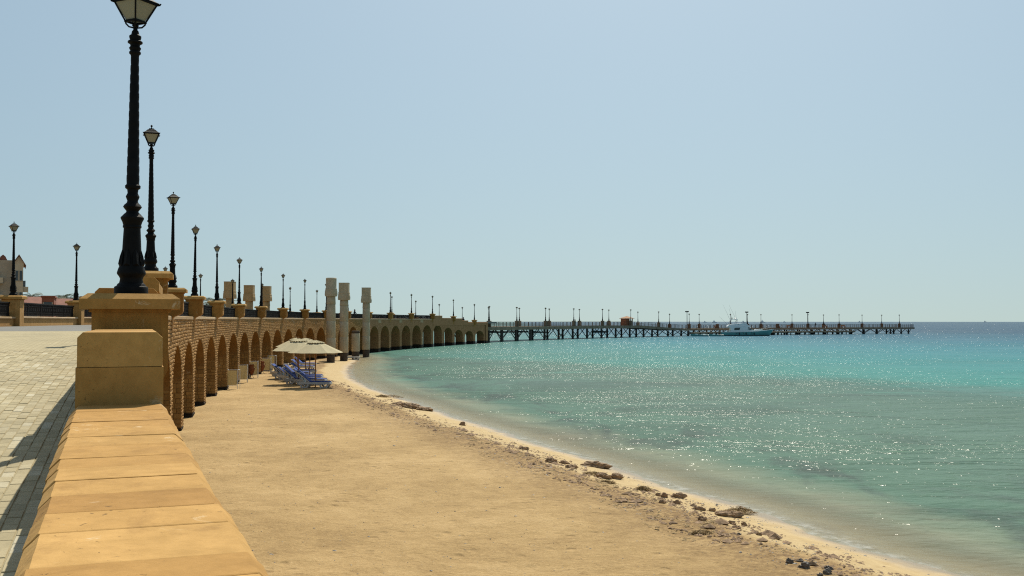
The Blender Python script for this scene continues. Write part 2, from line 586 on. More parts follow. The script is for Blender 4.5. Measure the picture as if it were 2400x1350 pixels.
ys = [6.0]
while ys[-1] < 190:
    ys.append(ys[-1] + max(0.10, min(0.9, ys[-1] * 0.0085)))
xs = np.concatenate([np.arange(-44, -24, 0.5), np.arange(-24, 16, 0.16), np.arange(16, 40, 0.6)])
beach = link('beach', grid_mesh('beach', xs, np.array(ys), terrain_h, M['sand'], {'sd': lambda x, y: shore_dist(x, y)}))
tag(beach, 'tan sandy beach between the arcade wall and the sea', kind='structure')

# dry land behind the promenade
lm = MB()
ln = [(-43.9, -40), (-43.9, 150), (-75, 235), (-400, 880), (-900, 1100), (-1500, 600), (-1500, -40)]
lm.add([(x, y, 0.25) for x, y in ln] + [(x, y, -2) for x, y in ln],
       [tuple(range(7))] + [(i, (i + 1) % 7, (i + 1) % 7 + 7, i + 7) for i in range(7)])
M['land'] = plain('dry_land', (0.30, 0.21, 0.105), 0.95, 0.2, 0.05, 0.3, 3, space='pos')
tag(part('land', lm, 'land', None), 'dry sandy land behind the promenade with houses and palms', kind='structure')

# ------------------------------------------------------------------ the sea
def sea_mat():
    t = NT('sea_water')
    v = t.pos()
    dep = t.n('Attribute', attribute_name='off').outputs['Fac']      # metres out from the water line
    sep = t.n('SeparateXYZ')
    t.l(v, sep.inputs[0])
    q = t.math('ADD', t.math('MULTIPLY', sep.outputs[0], 0.809), t.math('MULTIPLY', sep.outputs[1], 0.588))
    warp = t.math('SUBTRACT', t.noise(v, 0.05, 5, 0.62), 0.5)
    qw = t.math('ADD', q, t.math('MULTIPLY', warp, 26.0))
    qf = t.gray(qw, 0, 400)
    k = 1 / 400.0
    base = t.ramp(qf, [(0 * k, (0.125, 0.200, 0.125)), (26 * k, (0.094, 0.160, 0.110)), (54 * k, (0.078, 0.138, 0.102)), (64 * k, (0.066, 0.136, 0.112)),
                       (73 * k, (0.044, 0.205, 0.182)), (100 * k, (0.034, 0.190, 0.192)), (150 * k, (0.033, 0.170, 0.205)), (230 * k, (0.028, 0.115, 0.170)), (400 * k, (0.020, 0.062, 0.110))])
    # the inner bay towards the arcade stays a shallow, greyer flat
    inner = t.gray(t.math('ADD', sep.outputs[0], t.math('MULTIPLY', warp, 30.0)), -12, 34, 0.75, 0.0)
    base = t.mix(inner, base, (0.086, 0.160, 0.125))
    # reef and weed patches on the flat, pale sand holes
    reef = t.gray(t.noise(t.mapping(v, (0.55, 1, 1)), 0.11, 6, 0.68, 0.8), 0.49, 0.60)
    flat = t.gray(qw, 60, 70, 1.0, 0.2)
    base = t.mix(t.math('MULTIPLY', t.math('MULTIPLY', reef, flat), 0.6), base, (0.052, 0.082, 0.062))
    hole = t.math('MULTIPLY', t.gray(t.noise(t.mapping(v, (0.5, 1, 1)), 0.085, 4, 0.5), 0.64, 0.70), t.gray(qw, 62, 68, 1.0, 0.0), True)
    base = t.mix(t.math('MULTIPLY', hole, 0.6), base, (0.085, 0.235, 0.18))
    # shallows: pale sand, weed streaks parallel to the shore
    shal = t.gray(t.math('ADD', dep, t.math('MULTIPLY', t.noise(v, 0.3, 4), 3.0)), 1.4, 6.2, 1.0, 0.0)
    base = t.mix(t.math('MULTIPLY', shal, 0.82), base, (0.375, 0.315, 0.215))
    weed = t.math('MULTIPLY', t.gray(t.noise(t.mapping(v, (1.0, 0.45, 1), (0, 0, 0.45)), 0.34, 5, 0.6, 0.5), 0.50, 0.62), t.math('MULTIPLY', t.gray(dep, 2.0, 3.5), t.gray(dep, 6, 13, 1.0, 0.0)), True)
    base = t.mix(t.math('MULTIPLY', weed, 0.7), base, (0.060, 0.075, 0.066))
    # ripples
    def ripple(scale, ax, ay, rot, det, d):
        n_ = t.noise(t.mapping(v, (ax, ay, 1), (0, 0, rot)), scale, det, 0.55, 0.2)
        return t.math('MULTIPLY', n_, d)
    calm = t.gray(dep, 0.0, 9.0, 0.45, 1.0)
    gust = t.gray(t.noise(t.mapping(v, (0.35, 1.0, 1)), 0.075, 4, 0.6, 0.4), 0.36, 0.64, 0.45, 1.15)
    h = t.math('ADD', t.math('ADD', ripple(0.26, 0.7, 1.5, 0.12, 2, 0.42), ripple(0.9, 0.75, 1.35, -0.12, 3, 0.34)), ripple(3.4, 0.85, 1.2, 0.2, 3, 0.115))
    h = t.math('MULTIPLY', t.math('MULTIPLY', h, calm), gust)
    nb = t.bump(h, 1.0, 1.0)
    body = t.n('BsdfDiffuse')
    t.l(base, body.inputs[0])
    t.l(nb, body.inputs['Normal'])
    tr = t.n('BsdfTransparent')
    tr.inputs[0].default_value = (0.93, 0.97, 0.95, 1)
    see = t.n('MixShader')
    t.l(t.gray(dep, 0.0, 2.6, 0.04, 0.97), see.inputs[0])
    t.l(tr.outputs[0], see.inputs[1])
    t.l(body.outputs[0], see.inputs[2])
    # thin broken foam where the ripples run out
    fo = t.math('MULTIPLY', t.gray(t.math('ADD', dep, t.math('MULTIPLY', t.noise(v, 1.2, 4), -0.5)), -0.12, 0.16, 1.0, 0.0), t.gray(t.noise(v, 2.5, 5, 0.75), 0.47, 0.62), True)
    fd = t.n('BsdfDiffuse')
    fd.inputs[0].default_value = (0.62, 0.62, 0.58, 1)
    fm = t.n('MixShader')
    t.l(t.math('MULTIPLY', fo, 0.32), fm.inputs[0])
    t.l(see.outputs[0], fm.inputs[1])
    t.l(fd.outputs[0], fm.inputs[2])
    see = fm
    gl = t.n('BsdfGlossy')
    gl.inputs['Color'].default_value = (1, 1, 1, 1)
    gl.inputs['Roughness'].default_value = 0.15
    t.l(nb, gl.inputs['Normal'])
    fr = t.n('Fresnel')
    fr.inputs[0].default_value = 1.33
    t.l(nb, fr.inputs['Normal'])
    fac = t.math('MULTIPLY', t.gray(fr.outputs[0], 0.02, 0.9, 0.02, 0.30), t.gray(dep, 0.0, 14.0, 0.55, 1.0))
    mx = t.n('MixShader')
    t.l(fac, mx.inputs[0])
    t.l(see.outputs[0], mx.inputs[1])
    t.l(gl.outputs[0], mx.inputs[2])
    t.l(mx.outputs[0], t.out.inputs[0])
    return t.m
M['sea'] = sea_mat()

def sea_mesh():
    rad = [4.0]
    while rad[-1] < 4200:
        rad.append(rad[-1] * 1.014 + 0.05)
    rad[-1] = 4200.0
    ang = np.concatenate([np.linspace(-110, -40, 20, endpoint=False), np.linspace(-40, 40, 330, endpoint=False), np.linspace(40, 120, 22)])
    A, Rr = np.meshgrid(np.radians(ang), np.array(rad))
    X, Y = Rr * np.sin(A), Rr * np.cos(A)
    nx, ny = len(ang), len(rad)
    co = np.stack([X, Y, np.zeros_like(X)], -1).reshape(-1, 3)
    idx = np.arange(nx * ny).reshape(ny, nx)
    f = np.stack([idx[:-1, :-1], idx[1:, :-1], idx[1:, 1:], idx[:-1, 1:]], -1).reshape(-1, 4)
    me = bpy.data.meshes.new('sea')
    me.vertices.add(len(co))
    me.vertices.foreach_set('co', co.ravel())
    me.loops.add(f.size)
    me.loops.foreach_set('vertex_index', f.ravel())
    me.polygons.add(len(f))
    me.polygons.foreach_set('loop_start', np.arange(0, f.size, 4))
    me.polygons.foreach_set('use_smooth', np.ones(len(f), bool))
    at = me.attributes.new('off', 'FLOAT', 'POINT')
    at.data.foreach_set('value', np.clip(-shore_dist(X, Y), 0, 500).ravel().astype(np.float32))
    me.update(calc_edges=True)
    # sea surface faces up
    if me.polygons[0].normal.z < 0:
        me.flip_normals()
    me.materials.append(M['sea'])
    return me
tag(link('sea', sea_mesh()), 'turquoise and grey-green sea with sun glitter reaching the horizon', kind='structure')

# ------------------------------------------------------------------ promenade: ramp paving, deck, arcade, parapets
def absparent(o, parent):
    o.parent = parent
    o.matrix_parent_inverse = Matrix.Translation(-Vector(parent.location))
    return o

def arc_sheet(y0, y1, r0, r1, zf, mat, name, n=60, nr=2, thick=0.35, dz=0.0):
    m = MB()
    ths = np.linspace(th_at_y(y0), th_at_y(y1), n + 1)
    rs = np.linspace(r0, r1, nr)
    vs, fs = [], []
    for th in ths:
        for r in rs:
            p = P(r, th)
            zz = zf(P(RA, th).y) + dz
            vs.append((p.x, p.y, zz))
    for th in ths:
        for r in (r0, r1):
            p = P(r, th)
            vs.append((p.x, p.y, zf(P(RA, th).y) + dz - thick))
    for i in range(n):
        for j in range(nr - 1):
            a_ = i * nr + j
            fs.append((a_, a_ + 1, a_ + nr + 1, a_ + nr))
    o = (n + 1) * nr
    for i in range(n):
        fs.append((o + 2 * i, o + 2 * i + 2, o + 2 * i + 3, o + 2 * i + 1))
        fs.append((i * nr, (i + 1) * nr, o + 2 * i + 2, o + 2 * i))
        fs.append((i * nr + nr - 1, o + 2 * i + 1, o + 2 * i + 3, (i + 1) * nr + nr - 1))
    fs.append((0, o, o + 1, nr - 1))
    fs.append((n * nr, n * nr + nr - 1, o + 2 * n + 1, o + 2 * n))
    m.add(vs, fs)
    return part(name, m, mat, None)

def paving_mat():
    """mortar bed, and far off the same setts too small to tell apart"""
    t = NT('sett_paving')
    v = t.pos()
    sep = t.n('SeparateXYZ')
    t.l(v, sep.inputs[0])
    br = t.n('TexBrick')
    br.inputs['Scale'].default_value = 1.0
    br.inputs['Brick Width'].default_value = 0.2
    br.inputs['Row Height'].default_value = 0.098
    br.inputs['Mortar Size'].default_value = 0.006
    br.inputs['Color1'].default_value = (0.36, 0.308, 0.19, 1)
    br.inputs['Color2'].default_value = (0.405, 0.35, 0.22, 1)
    br.inputs['Mortar'].default_value = (0.30, 0.25, 0.15, 1)
    t.l(t.mapping(v, (1, 1, 1), (0, 0, R_(-108))), br.inputs['Vector'])
    far = t.gray(sep.outputs[1], 17.5, 18.5)
    bed = t.ramp(t.noise(v, 12, 4), [(0.3, (0.30, 0.252, 0.148)), (0.7, (0.37, 0.315, 0.192))])
    c = t.mix(far, bed, br.outputs[0])
    c = t.mix(t.gray(t.noise(v, 0.9, 5, 0.6), 0.4, 0.75, 0, 0.5), c, (0.235, 0.205, 0.135))
    return t.set(c, 0.9, t.bump(t.noise(v, 40, 4), 0.3, 0.01), 0.2)
M['paving'] = paving_mat()
def sett_material():
    t = NT('paving_sett')
    v = t.pos()
    rnd = t.n('NewGeometry').outputs['Random Per Island']
    rnd2 = t.n('ObjectInfo').outputs['Random']
    r = t.math('FRACT', t.math('ADD', rnd, rnd2))
    c = t.ramp(r, [(0, (0.335, 0.286, 0.172)), (0.45, (0.395, 0.338, 0.208)), (0.85, (0.435, 0.376, 0.238)), (1, (0.50, 0.46, 0.34))])
    c = t.mix(t.gray(t.noise(v, 0.8, 5, 0.65), 0.42, 0.72, 0, 0.55), c, (0.225, 0.195, 0.125))
    c = t.mix(t.gray(t.noise(v, 18, 4, 0.7), 0.5, 0.8, 0, 0.5), c, (0.20, 0.165, 0.10))
    c = t.mix(t.gray(t.noise(v, 0.55, 5, 0.7, 0.5), 0.48, 0.66, 0, 0.6), c, (0.40, 0.325, 0.19))
    return t.set(c, 0.85, t.bump(t.noise(v, 50, 4, 0.7), 0.4, 0.01), 0.25)
M['sett'] = sett_material()
M['asphalt'] = plain('worn_grey_asphalt', (0.155, 0.15, 0.135), 0.8, 0.22, 0.35, 0.2, 30, space='pos')

ramp = arc_sheet(-8, 27, RA + 0.24, RB - 0.3, deck_z, 'paving', 'pavement', 40, 3)
tag(ramp, 'pale block-paved ramp rising beside the low wall', kind='structure')
deck = arc_sheet(26.9, 216, RA + 0.24, RB + 0.4, deck_z, 'asphalt', 'promenade_deck', 90, 3, dz=-0.006)
tag(deck, 'level grey promenade roadway between the two parapets', kind='structure')

sm = MB()
sm.cbox(-0.0445, 0.0445, -0.096, 0.096, -0.03, 0.007, 0.004)
sett_me = sm.mesh('sett', 'sett')
rest = MB()
spots = []
for i in range(116):
    s_ = 0.2 * i
    th = th_at_y(3.4) + s_ / RA
    for j in range(28):
        r = RA + 0.40 + 0.098 * j
        th2 = th + (0.1 if j % 2 else 0) / RA
        p = P(r, th2)
        if p.y > 18.2:
            continue
        if (p.x / p.y) * 2400 + 1200 < -70:
            continue
        spots.append((p.y, r, th2))
spots.sort()
for n_, (yy, r, th2) in enumerate(spots):
    p = P(r, th2)
    y0 = P(RA, th2).y
    z = deck_z(y0)
    sl = math.atan((deck_z(y0 + 0.3) - deck_z(y0 - 0.3)) / 0.6)
    mat = Matrix.Translation((p.x, p.y, z + random.uniform(-0.003, 0.004))) @ Matrix.Rotation(-th2 + random.uniform(-0.02, 0.02), 4, 'Z') @ Matrix.Rotation(sl + random.uniform(-0.012, 0.012), 4, 'X') @ Matrix.Rotation(random.uniform(-0.015, 0.015), 4, 'Y')
    if n_ < 300:
        o = link('sett', sett_me, ramp)
        o.matrix_local = mat
    else:
        rest.cbox(-0.0445, 0.0445, -0.096, 0.096, -0.03, 0.007, 0.004, mat=mat)
part('setts', rest, 'sett', ramp, kind='stuff')

# ---- arcade units (one arch each), x towards the sea, y along the wall
UL = RA * DTH / 2
HALF, SPRING = 2.50, 2.23
def arch_z(y, crown):
    if abs(y) >= HALF:
        return None
    return SPRING_OF(crown) + (crown - SPRING_OF(crown)) * math.sqrt(max(0, 1 - (y / HALF) ** 2))
def SPRING_OF(crown):
    return crown - 1.5 if crown > 3.5 else crown - 1.25

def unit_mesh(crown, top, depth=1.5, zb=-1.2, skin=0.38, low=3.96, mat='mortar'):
    """front wall of one arch; behind the thin upper skin the vault stops under the deck"""
    m = MB()
    n = 18
    sp = SPRING_OF(crown)
    low = max(low, crown + .1) if depth > skin + .01 else top
    prof = [(-HALF, zb)] + [(-HALF, sp)] + [(-HALF * math.cos(math.pi * i / n), sp + (crown - sp) * math.sin(math.pi * i / n)) for i in range(1, n)] + [(HALF, sp), (HALF, zb)]
    L = UL / 2 + 0.004
    for x, tp in ((0.0, top), (-depth, low)):
        for s in (-1, 1):
            m.add([(x, s * L, zb), (x, s * HALF, zb), (x, s * HALF, sp), (x, s * HALF, tp), (x, s * L, tp)], [(0, 1, 2, 3, 4)])
        for i in range(1, len(prof) - 2):
            (a0, b0), (a1, b1) = prof[i], prof[i + 1]
            m.add([(x, a0, b0), (x, a1, b1), (x, a1, tp), (x, a0, tp)], [(0, 1, 2, 3)])
    for i in range(len(prof) - 1):
        (a0, b0), (a1, b1) = prof[i], prof[i + 1]
        m.add([(0, a0, b0), (0, a1, b1), (-depth, a1, b1), (-depth, a0, b0)], [(0, 1, 2, 3)])
    m.add([(0, -L, top), (0, L, top), (-skin, L, top), (-skin, -L, top)], [(0, 1, 2, 3)])
    m.add([(-skin, -L, top), (-skin, L, top), (-skin, L, low), (-skin, -L, low)], [(0, 1, 2, 3)])
    m.add([(-skin, -L, low), (-skin, L, low), (-depth, L, low), (-depth, -L, low)], [(0, 1, 2, 3)])
    return m.mesh('arch', mat)

def facing_mesh(crown, top, seed, rough=1.0, mat='facing'):
    rd = random.Random(seed)
    m = MB()
    CH = 0.128
    z = -0.25
    def stone(y0, y1, z0, z1):
        g = 0.006
        y0, y1, z0, z1 = y0 + g, y1 - g, z0 + g, z1 - g
        if y1 - y0 < 0.05:
            return
        e = min(0.022, (y1 - y0) * 0.25)
        pr = 0.027 * rough
        fr = [(rd.uniform(0.5, 1.5) * pr, y0 + e, z0 + e), (rd.uniform(0.5, 1.5) * pr, y1 - e, z0 + e), (rd.uniform(0.5, 1.5) * pr, y1 - e, z1 - e), (rd.uniform(0.5, 1.5) * pr, y0 + e, z1 - e)]
        cx = (rd.uniform(0.9, 1.9) * pr, (y0 + y1) / 2 + rd.uniform(-.03, .03), (z0 + z1) / 2 + rd.uniform(-.02, .02))
        m.add([(0.003, y0, z0), (0.003, y1, z0), (0.003, y1, z1), (0.003, y0, z1)] + fr + [cx],
              [(0, 1, 5, 4), (1, 2, 6, 5), (2, 3, 7, 6), (3, 0, 4, 7), (4, 5, 8), (5, 6, 8), (6, 7, 8), (7, 4, 8)])
    while z < top - 0.05:
        z1 = min(z + CH, top)
        y = -UL / 2
        off = rd.uniform(0.1, 0.35)
        first = True
        while y < UL / 2 - 1e-3:
            y1 = min(UL / 2, y + (off if first else rd.uniform(0.2, 0.4)))
            first = False
            zm = (z + z1) / 2
            # clear width of the opening at this height
            sp = SPRING_OF(crown)
            if zm < sp:
                w = HALF
            elif zm < crown:
                w = HALF * math.sqrt(max(0, 1 - ((zm - sp) / (crown - sp)) ** 2))
            else:
                w = 0
            segs = [(y, y1)]
            if w > 0:
                segs = []
                if y < -w:
                    segs.append((y, min(y1, -w + rd.uniform(-0.01, 0.02))))
                if y1 > w:
                    segs.append((max(y, w - rd.uniform(-0.01, 0.02)), y1))
            for s0, s1 in segs:
                stone(s0, s1, z, z1)
            y = y1
        z = z1
    # dressed blocks on the jamb that faces the beach entrance
    z = -0.2
    while z < SPRING_OF(crown) + 0.3:
        hgt = rd.uniform(0.15, 0.21)
        x = 0.0
        while x > -1.45:
            w = rd.uniform(0.16, 0.34)
            x1 = max(-1.48, x - w)
            p = rd.uniform(0.006, 0.02)
            g = 0.007
            if x - x1 > 0.05:
                m.add([(x - g, HALF + .002, z + g), (x1 + g, HALF + .002, z + g), (x1 + g, HALF + .002, z + hgt - g), (x - g, HALF + .002, z + hgt - g),
                       (x - g - .01, HALF - p, z + g + .01), (x1 + g + .01, HALF - p, z + g + .01), (x1 + g + .01, HALF - p, z + hgt - g - .01), (x - g - .01, HALF - p, z + hgt - g - .01)],
                      [(4, 5, 6, 7), (0, 1, 5, 4), (1, 2, 6, 5), (2, 3, 7, 6), (3, 0, 4, 7)])
            x = x1
        z += hgt
    return m.mesh('stone_facing', mat)

def zo(k):
    return float(np.interp(k, [0, 1, 4, 9, 15], [-0.06, -0.06, 0.0, 0.07, 0.09]))

arcade = empty('sea_arcade', P(RA, tk(0), 0))
tag(arcade, 'long curved stone arcade of tall arches facing the beach and sea', 'arcade')
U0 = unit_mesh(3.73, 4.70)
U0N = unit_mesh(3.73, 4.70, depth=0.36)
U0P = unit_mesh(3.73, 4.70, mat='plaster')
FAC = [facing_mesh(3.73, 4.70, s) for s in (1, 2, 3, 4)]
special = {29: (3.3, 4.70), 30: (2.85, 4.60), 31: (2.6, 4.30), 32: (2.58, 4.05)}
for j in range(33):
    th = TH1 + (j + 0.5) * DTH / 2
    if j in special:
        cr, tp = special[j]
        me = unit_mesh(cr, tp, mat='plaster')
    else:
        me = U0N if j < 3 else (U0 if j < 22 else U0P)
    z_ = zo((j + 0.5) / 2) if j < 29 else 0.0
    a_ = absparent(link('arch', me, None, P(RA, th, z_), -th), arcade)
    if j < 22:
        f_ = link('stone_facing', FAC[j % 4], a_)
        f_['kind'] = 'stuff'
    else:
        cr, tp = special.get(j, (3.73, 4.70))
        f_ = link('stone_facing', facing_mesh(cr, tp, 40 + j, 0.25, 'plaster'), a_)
        f_['kind'] = 'stuff'
m = MB()
pe = P(RA, tk(16) + 7.3 / RA)
m.box(-1.5, 0.02, -0.62, 0.62, -1.2, 4.05)
absparent(part('end_pier', m, 'plaster', None, loc=pe, rz=-(tk(16) + 7.3 / RA)), arcade)

arcade2 = empty('land_arcade', P(RB + 0.6, tk(0), 0))
tag(arcade2, 'inner stone arcade under the landward edge of the promenade', 'arcade')
U2 = unit_mesh(3.73, 4.1)
for j in range(2, 33):
    th = TH1 + (j + 0.5) * DTH / 2
    o = absparent(link('arch', U2, None, P(RB + 0.6 - 1.5, th, 0), -th), arcade2)
    o.scale = (1, (RB) / RA, 1)

# ---- sea-side parapet: low stepped wall, pillars, ledge, iron railing
par = empty('sea_parapet', P(RA, tk(0), 3.9))
tag(par, 'ochre stone parapet on the sea side, low stepped wall near camera then pillars and railing', 'parapet')

def cap_z(k):
    return {0: 4.87, 15: 5.42, 16: 4.75}.get(k, 5.72 + zo(k))
m = MB()
m.prism([(-.36, -1.42), (.025, -1.42), (.025, -1.02), (.08, -.95), (.2, -.91), (.32, -.85), (.36, -.77), (.36, -.15), (-.36, -.15)], -.36, .36, 'y')
shaft_me = m.mesh('pillar', 'block')
m = MB()
m.cbox(-.47, .47, -.47, .47, -.155, 0.0, 0.075, 0.055)
cap_me = m.mesh('cap', 'coping')
m = MB()
m.box(-.385, .385, -.385, .385, -.185, -.156)
neck_me = m.mesh('neck_moulding', 'block')
m = MB()
m.box(0.30, 0.372, -.13, .13, -.60, -.30)
niche_me = m.mesh('panel', 'block')
for k in range(17):
    o = absparent(link('pillar', shaft_me, None, P(RA, tk(k), cap_z(k)), -tk(k)), par)
    link('cap', cap_me, o)
    link('neck_moulding', neck_me, o)
# full-height pilaster under the first pillar
m = MB()
m.box(-.36, .30, -.36, .36, 3.0, 4.70)
m.box(-.36, .40, -.40, .30, 2.2, 3.0)
m.box(-.36, .34, -.36, .30, -.4, 2.2)
absparent(part('pilaster', m, 'block', None, loc=P(RA, tk(0), 0), rz=-tk(0)), par)

# ledge and railing of one bay
LB = RA * DTH
m = MB()
m.cbox(-.40, .075, -LB / 2 + .02, LB / 2 - .02, 4.68, 4.80, 0.02)
m.box(-.38, -.003, -LB / 2, LB / 2, 4.2, 4.679)
ledge_me = m.mesh('ledge', 'ledge')

RL = LB - 0.76
def ring(m, y, z, r, t, n=10):
    vs, fs = [], []
    for i in range(n):
        a = 2 * math.pi * i / n
        for rr, x in ((r - t, -t), (r + t, -t), (r + t, t), (r - t, t)):
            vs.append((x, y + rr * math.cos(a), z + rr * math.sin(a)))
    for i in range(n):
        j = (i + 1) % n
        for q in range(4):
            fs.append((i * 4 + q, i * 4 + (q + 1) % 4, j * 4 + (q + 1) % 4, j * 4 + q))
    m.add(vs, fs)
m = MB()
m.box(-.035, .035, -RL / 2, RL / 2, .575, .63)
toprail_me = m.mesh('top_rail', 'rail_iron')
m = MB()
m.box(-.02, .02, -RL / 2, RL / 2, .035, .06)
lowrail_me = m.mesh('bottom_rail', 'rail_iron')
m = MB()
m.box(-.028, .028, -.028, .028, 0, .575)
post_me = m.mesh('post', 'rail_iron')
m = MB()
m.box(-.012, .012, -RL / 2, RL / 2, .175, .192)
m.box(-.012, .012, -RL / 2, RL / 2, .455, .472)
y = -RL / 2 + 0.04
i = 0
while y < RL / 2 - 0.02:
    m.box(-.009, .009, y - .009, y + .009, .06, .575)
    if i % 2 == 0:
        ring(m, y + 0.0475, .118, .042, .008, 8)
        ring(m, y + 0.0475, .523, .038, .008, 8)
    # leaf scroll in the middle of the panel
    if i % 4 == 1:
        m.box(-.008, .008, y - .05, y + .05, .27, .40)
    y += 0.095
    i += 1
lattice_me = m.mesh('lattice', 'rail_iron')
def add_railing(parent, loc, rz, sy=1.0):
    r = link('railing', toprail_me, None, loc, rz)
    r.scale = (1, sy, 1)
    absparent(r, parent)
    link('bottom_rail', lowrail_me, r)
    l = link('lattice', lattice_me, r)
    l['kind'] = 'stuff'
    for i in range(1, 5):
        link('post', post_me, r, (0, -RL / 2 + RL * i / 5, 0))
    return r
for k in range(1, 14):
    thm = tk(k + 0.5)
    absparent(link('ledge', ledge_me, None, P(RA, thm, zo(k + .5)), -thm), par)
    add_railing(par, P(RA + 0.17, thm, 4.803 + zo(k + .5)), -thm)

def coping_run(y0, y1, zf, hgt, lens, xw=0.32, name='coping_stone', mat='coping', rad=RA, ch=0.045, frm=None):
    """row of chamfered stones along the wall; y is distance along the wall from the first pillar"""
    y = y0
    rd = random.Random(int(abs(y0) * 100) + 3)
    while y < y1 - 0.02:
        L = min(rd.uniform(*lens), y1 - y)
        if y1 - (y + L) < 0.15:
            L = y1 - y
        th = tk(0) + (y + L / 2) / RA
        z = zf(y + L / 2)
        mm = MB()
        g = 0.0013
        # stone with chamfered long edges only, slightly worn corners
        hw = xw + rd.uniform(-.004, .004)
        c1, c2 = ch * rd.uniform(.97, 1.04), ch * rd.uniform(.95, 1.06)
        pr = [(-hw, -hgt), (hw, -hgt), (hw, -c2), (hw - c2 * .5, -c2 * .5), (hw - c2, 0), (-hw + c1, 0), (-hw + c1 * .5, -c1 * .5), (-hw, -c1)]
        nr_ = max(3, int(L / .07))
        ys_ = [-L / 2 + g] + [-L / 2 + g + .006 + (L - 2 * g - .012) * i / nr_ for i in range(nr_ + 1)] + [L / 2 - g]
        vs, fs = [], []
        for q, yy in enumerate(ys_):
            s = 0.0016 if q in (0, len(ys_) - 1) else 0.0
            chip = rd.random() < .05
            for w, (a_, b_) in enumerate(pr):
                k_ = rd.uniform(-.0014, .0014) if w >= 2 else 0
                if chip and w in (3, 4):
                    k_ += rd.uniform(.004, .012)
                vs.append((a_ - math.copysign(s + k_, a_), yy, b_ - (s if b_ > -hgt + .01 else 0) - abs(k_) * .6))
        nP = len(pr)
        for q in range(len(ys_) - 1):
            for w in range(nP):
                fs.append((q * nP + w, q * nP + (w + 1) % nP, (q + 1) * nP + (w + 1) % nP, (q + 1) * nP + w))
        fs.append(tuple(range(nP)))
        fs.append(tuple(range(len(ys_) * nP - 1, (len(ys_) - 1) * nP - 1, -1)))
        mm.add(vs, fs)
        o = part(name, mm, mat, None, loc=P(rad(y + L / 2) if callable(rad) else rad, th, z + rd.uniform(-.0015, .002)), rz=-th + rd.uniform(-.003, .003))
        o.rotation_euler.y = rd.uniform(-.004, .004)
        o.rotation_euler.x = math.atan((zf(y + L) - zf(y)) / L) + rd.uniform(-.003, .003)
        absparent(o, par)
        y += L

def along(y_world):
    return (th_at_y(y_world) - tk(0)) * RA
RN = RA + 0.05
def near_rad(s):
    return RN - 0.065 * min(1, max(0, (s_blk - s) / 4.7))
s_blk, s_pil = along(7.55), -0.47
low = lambda s: 3.985 + 0.012 * (s + 3.3)
coping_run(along(-2.5), along(2.9), low, 0.20, (0.36, 0.55), xw=0.335, rad=near_rad)
coping_run(along(2.9), s_blk, low, 0.20, (0.30, 0.48), xw=0.328, rad=near_rad)
coping_run(s_blk, s_pil, lambda s: 4.515, 0.255, (0.38, 0.55), xw=0.297, rad=RN, ch=0.04)
m = MB()
mmid = (s_blk + s_pil) / 2
def body_run(s0, s1, x0, x1, z0, z1, mat, name, rad=RN, step=1.9):
    n_ = max(1, round((s1 - s0) / step))
    for i in range(n_):
        a_, b_ = s0 + (s1 - s0) * i / n_, s0 + (s1 - s0) * (i + 1) / n_
        th = tk(0) + (a_ + b_) / 2 / RA
        L = (b_ - a_) / 2
        r_ = rad((a_ + b_) / 2) if callable(rad) else rad
        absparent(part(name, MB().box(x0, x1, -L, L, z0, z1), mat, None, loc=P(r_, th), rz=-th), par)
body_run(s_blk - .004, s_pil, -.302, .302, 3.9, 4.257, 'coping', 'lower_course', step=0.9)
body_run(along(-3), s_blk - .01, -.29, .29, -.6, 3.80, 'block', 'wall_body', near_rad)
body_run(s_blk - .01, s_pil, -.28, .28, -.6, 3.898, 'block', 'wall_body')
# stepped wall between the first and second pillar
coping_run(0.48, 7.9, lambda s: 4.95, 0.25, (0.4, 0.6), rad=RN)
coping_run(7.9, LB - 0.40, lambda s: 5.37, 0.25, (0.34, 0.5), rad=RN, ch=0.09)
body_run(0.37, 7.92, -.29, .0, 2.5, 4.702, 'block', 'wall_body')
body_run(7.93, LB - 0.37, -.30, .0, 2.5, 5.12, 'block', 'wall_body')
# stepped wall beyond the fifteenth pillar
for s0, s1, top in ((14.03, 14.46, 5.50), (14.46, 14.97, 5.08), (15.03, 15.42, 5.02), (15.42, 15.7, 4.64), (15.7, 15.97, 4.26), (16.03, 16.64, 4.24)):
    tm = tk((s0 + s1) / 2)
    L = (s1 - s0) * LB
    mm = MB()
    mm.cbox(-.45, .05, -L / 2, L / 2, 3.7, top, 0.03)
    absparent(part('step', mm, 'plaster', None, loc=P(RA, tm), rz=-tm), par)

# ---- land-side parapet
parb = empty('land_parapet', P(RB, tk(3), DECK))
tag(parb, 'ochre landward parapet of low wall, pillars and iron railing across the roadway', 'parapet')
m = MB()
m.prism([(-.36, -1.40), (.36, -1.40), (.36, -.15), (-.36, -.15)], -.36, .36, 'y')
shaftb_me = m.mesh('pillar', 'lowwall')
LBB = RB * DTH
m = MB()
m.box(-.22, .2, -LBB / 2 + .30, LBB / 2 - .30, 4.2, 4.73)
lowwall_me = m.mesh('low_wall', 'lowwall')
m = MB()
m.cbox(-.26, .26, -LBB / 2 + .355, LBB / 2 - .355, 4.731, 4.80, .02)
lowcop_me = m.mesh('coping', 'ledge')
for k in range(1, 18):
    zc = 5.70 + zo(k) if k < 15 else 5.70 - 0.45 * (k - 14)
    o = absparent(link('pillar', shaftb_me, None, P(RB, tk(k), zc), -tk(k)), parb)
    link('cap', cap_me, o)
    link('neck_moulding', neck_me, o)
    if k < 16:
        thm = tk(k + 0.5)
        w_ = absparent(link('low_wall', lowwall_me, None, P(RB, thm, zo(k)), -thm), parb)
        link('coping', lowcop_me, w_)
        add_railing(parb, P(RB, thm, 4.803 + zo(k)), -thm, LBB / LB)

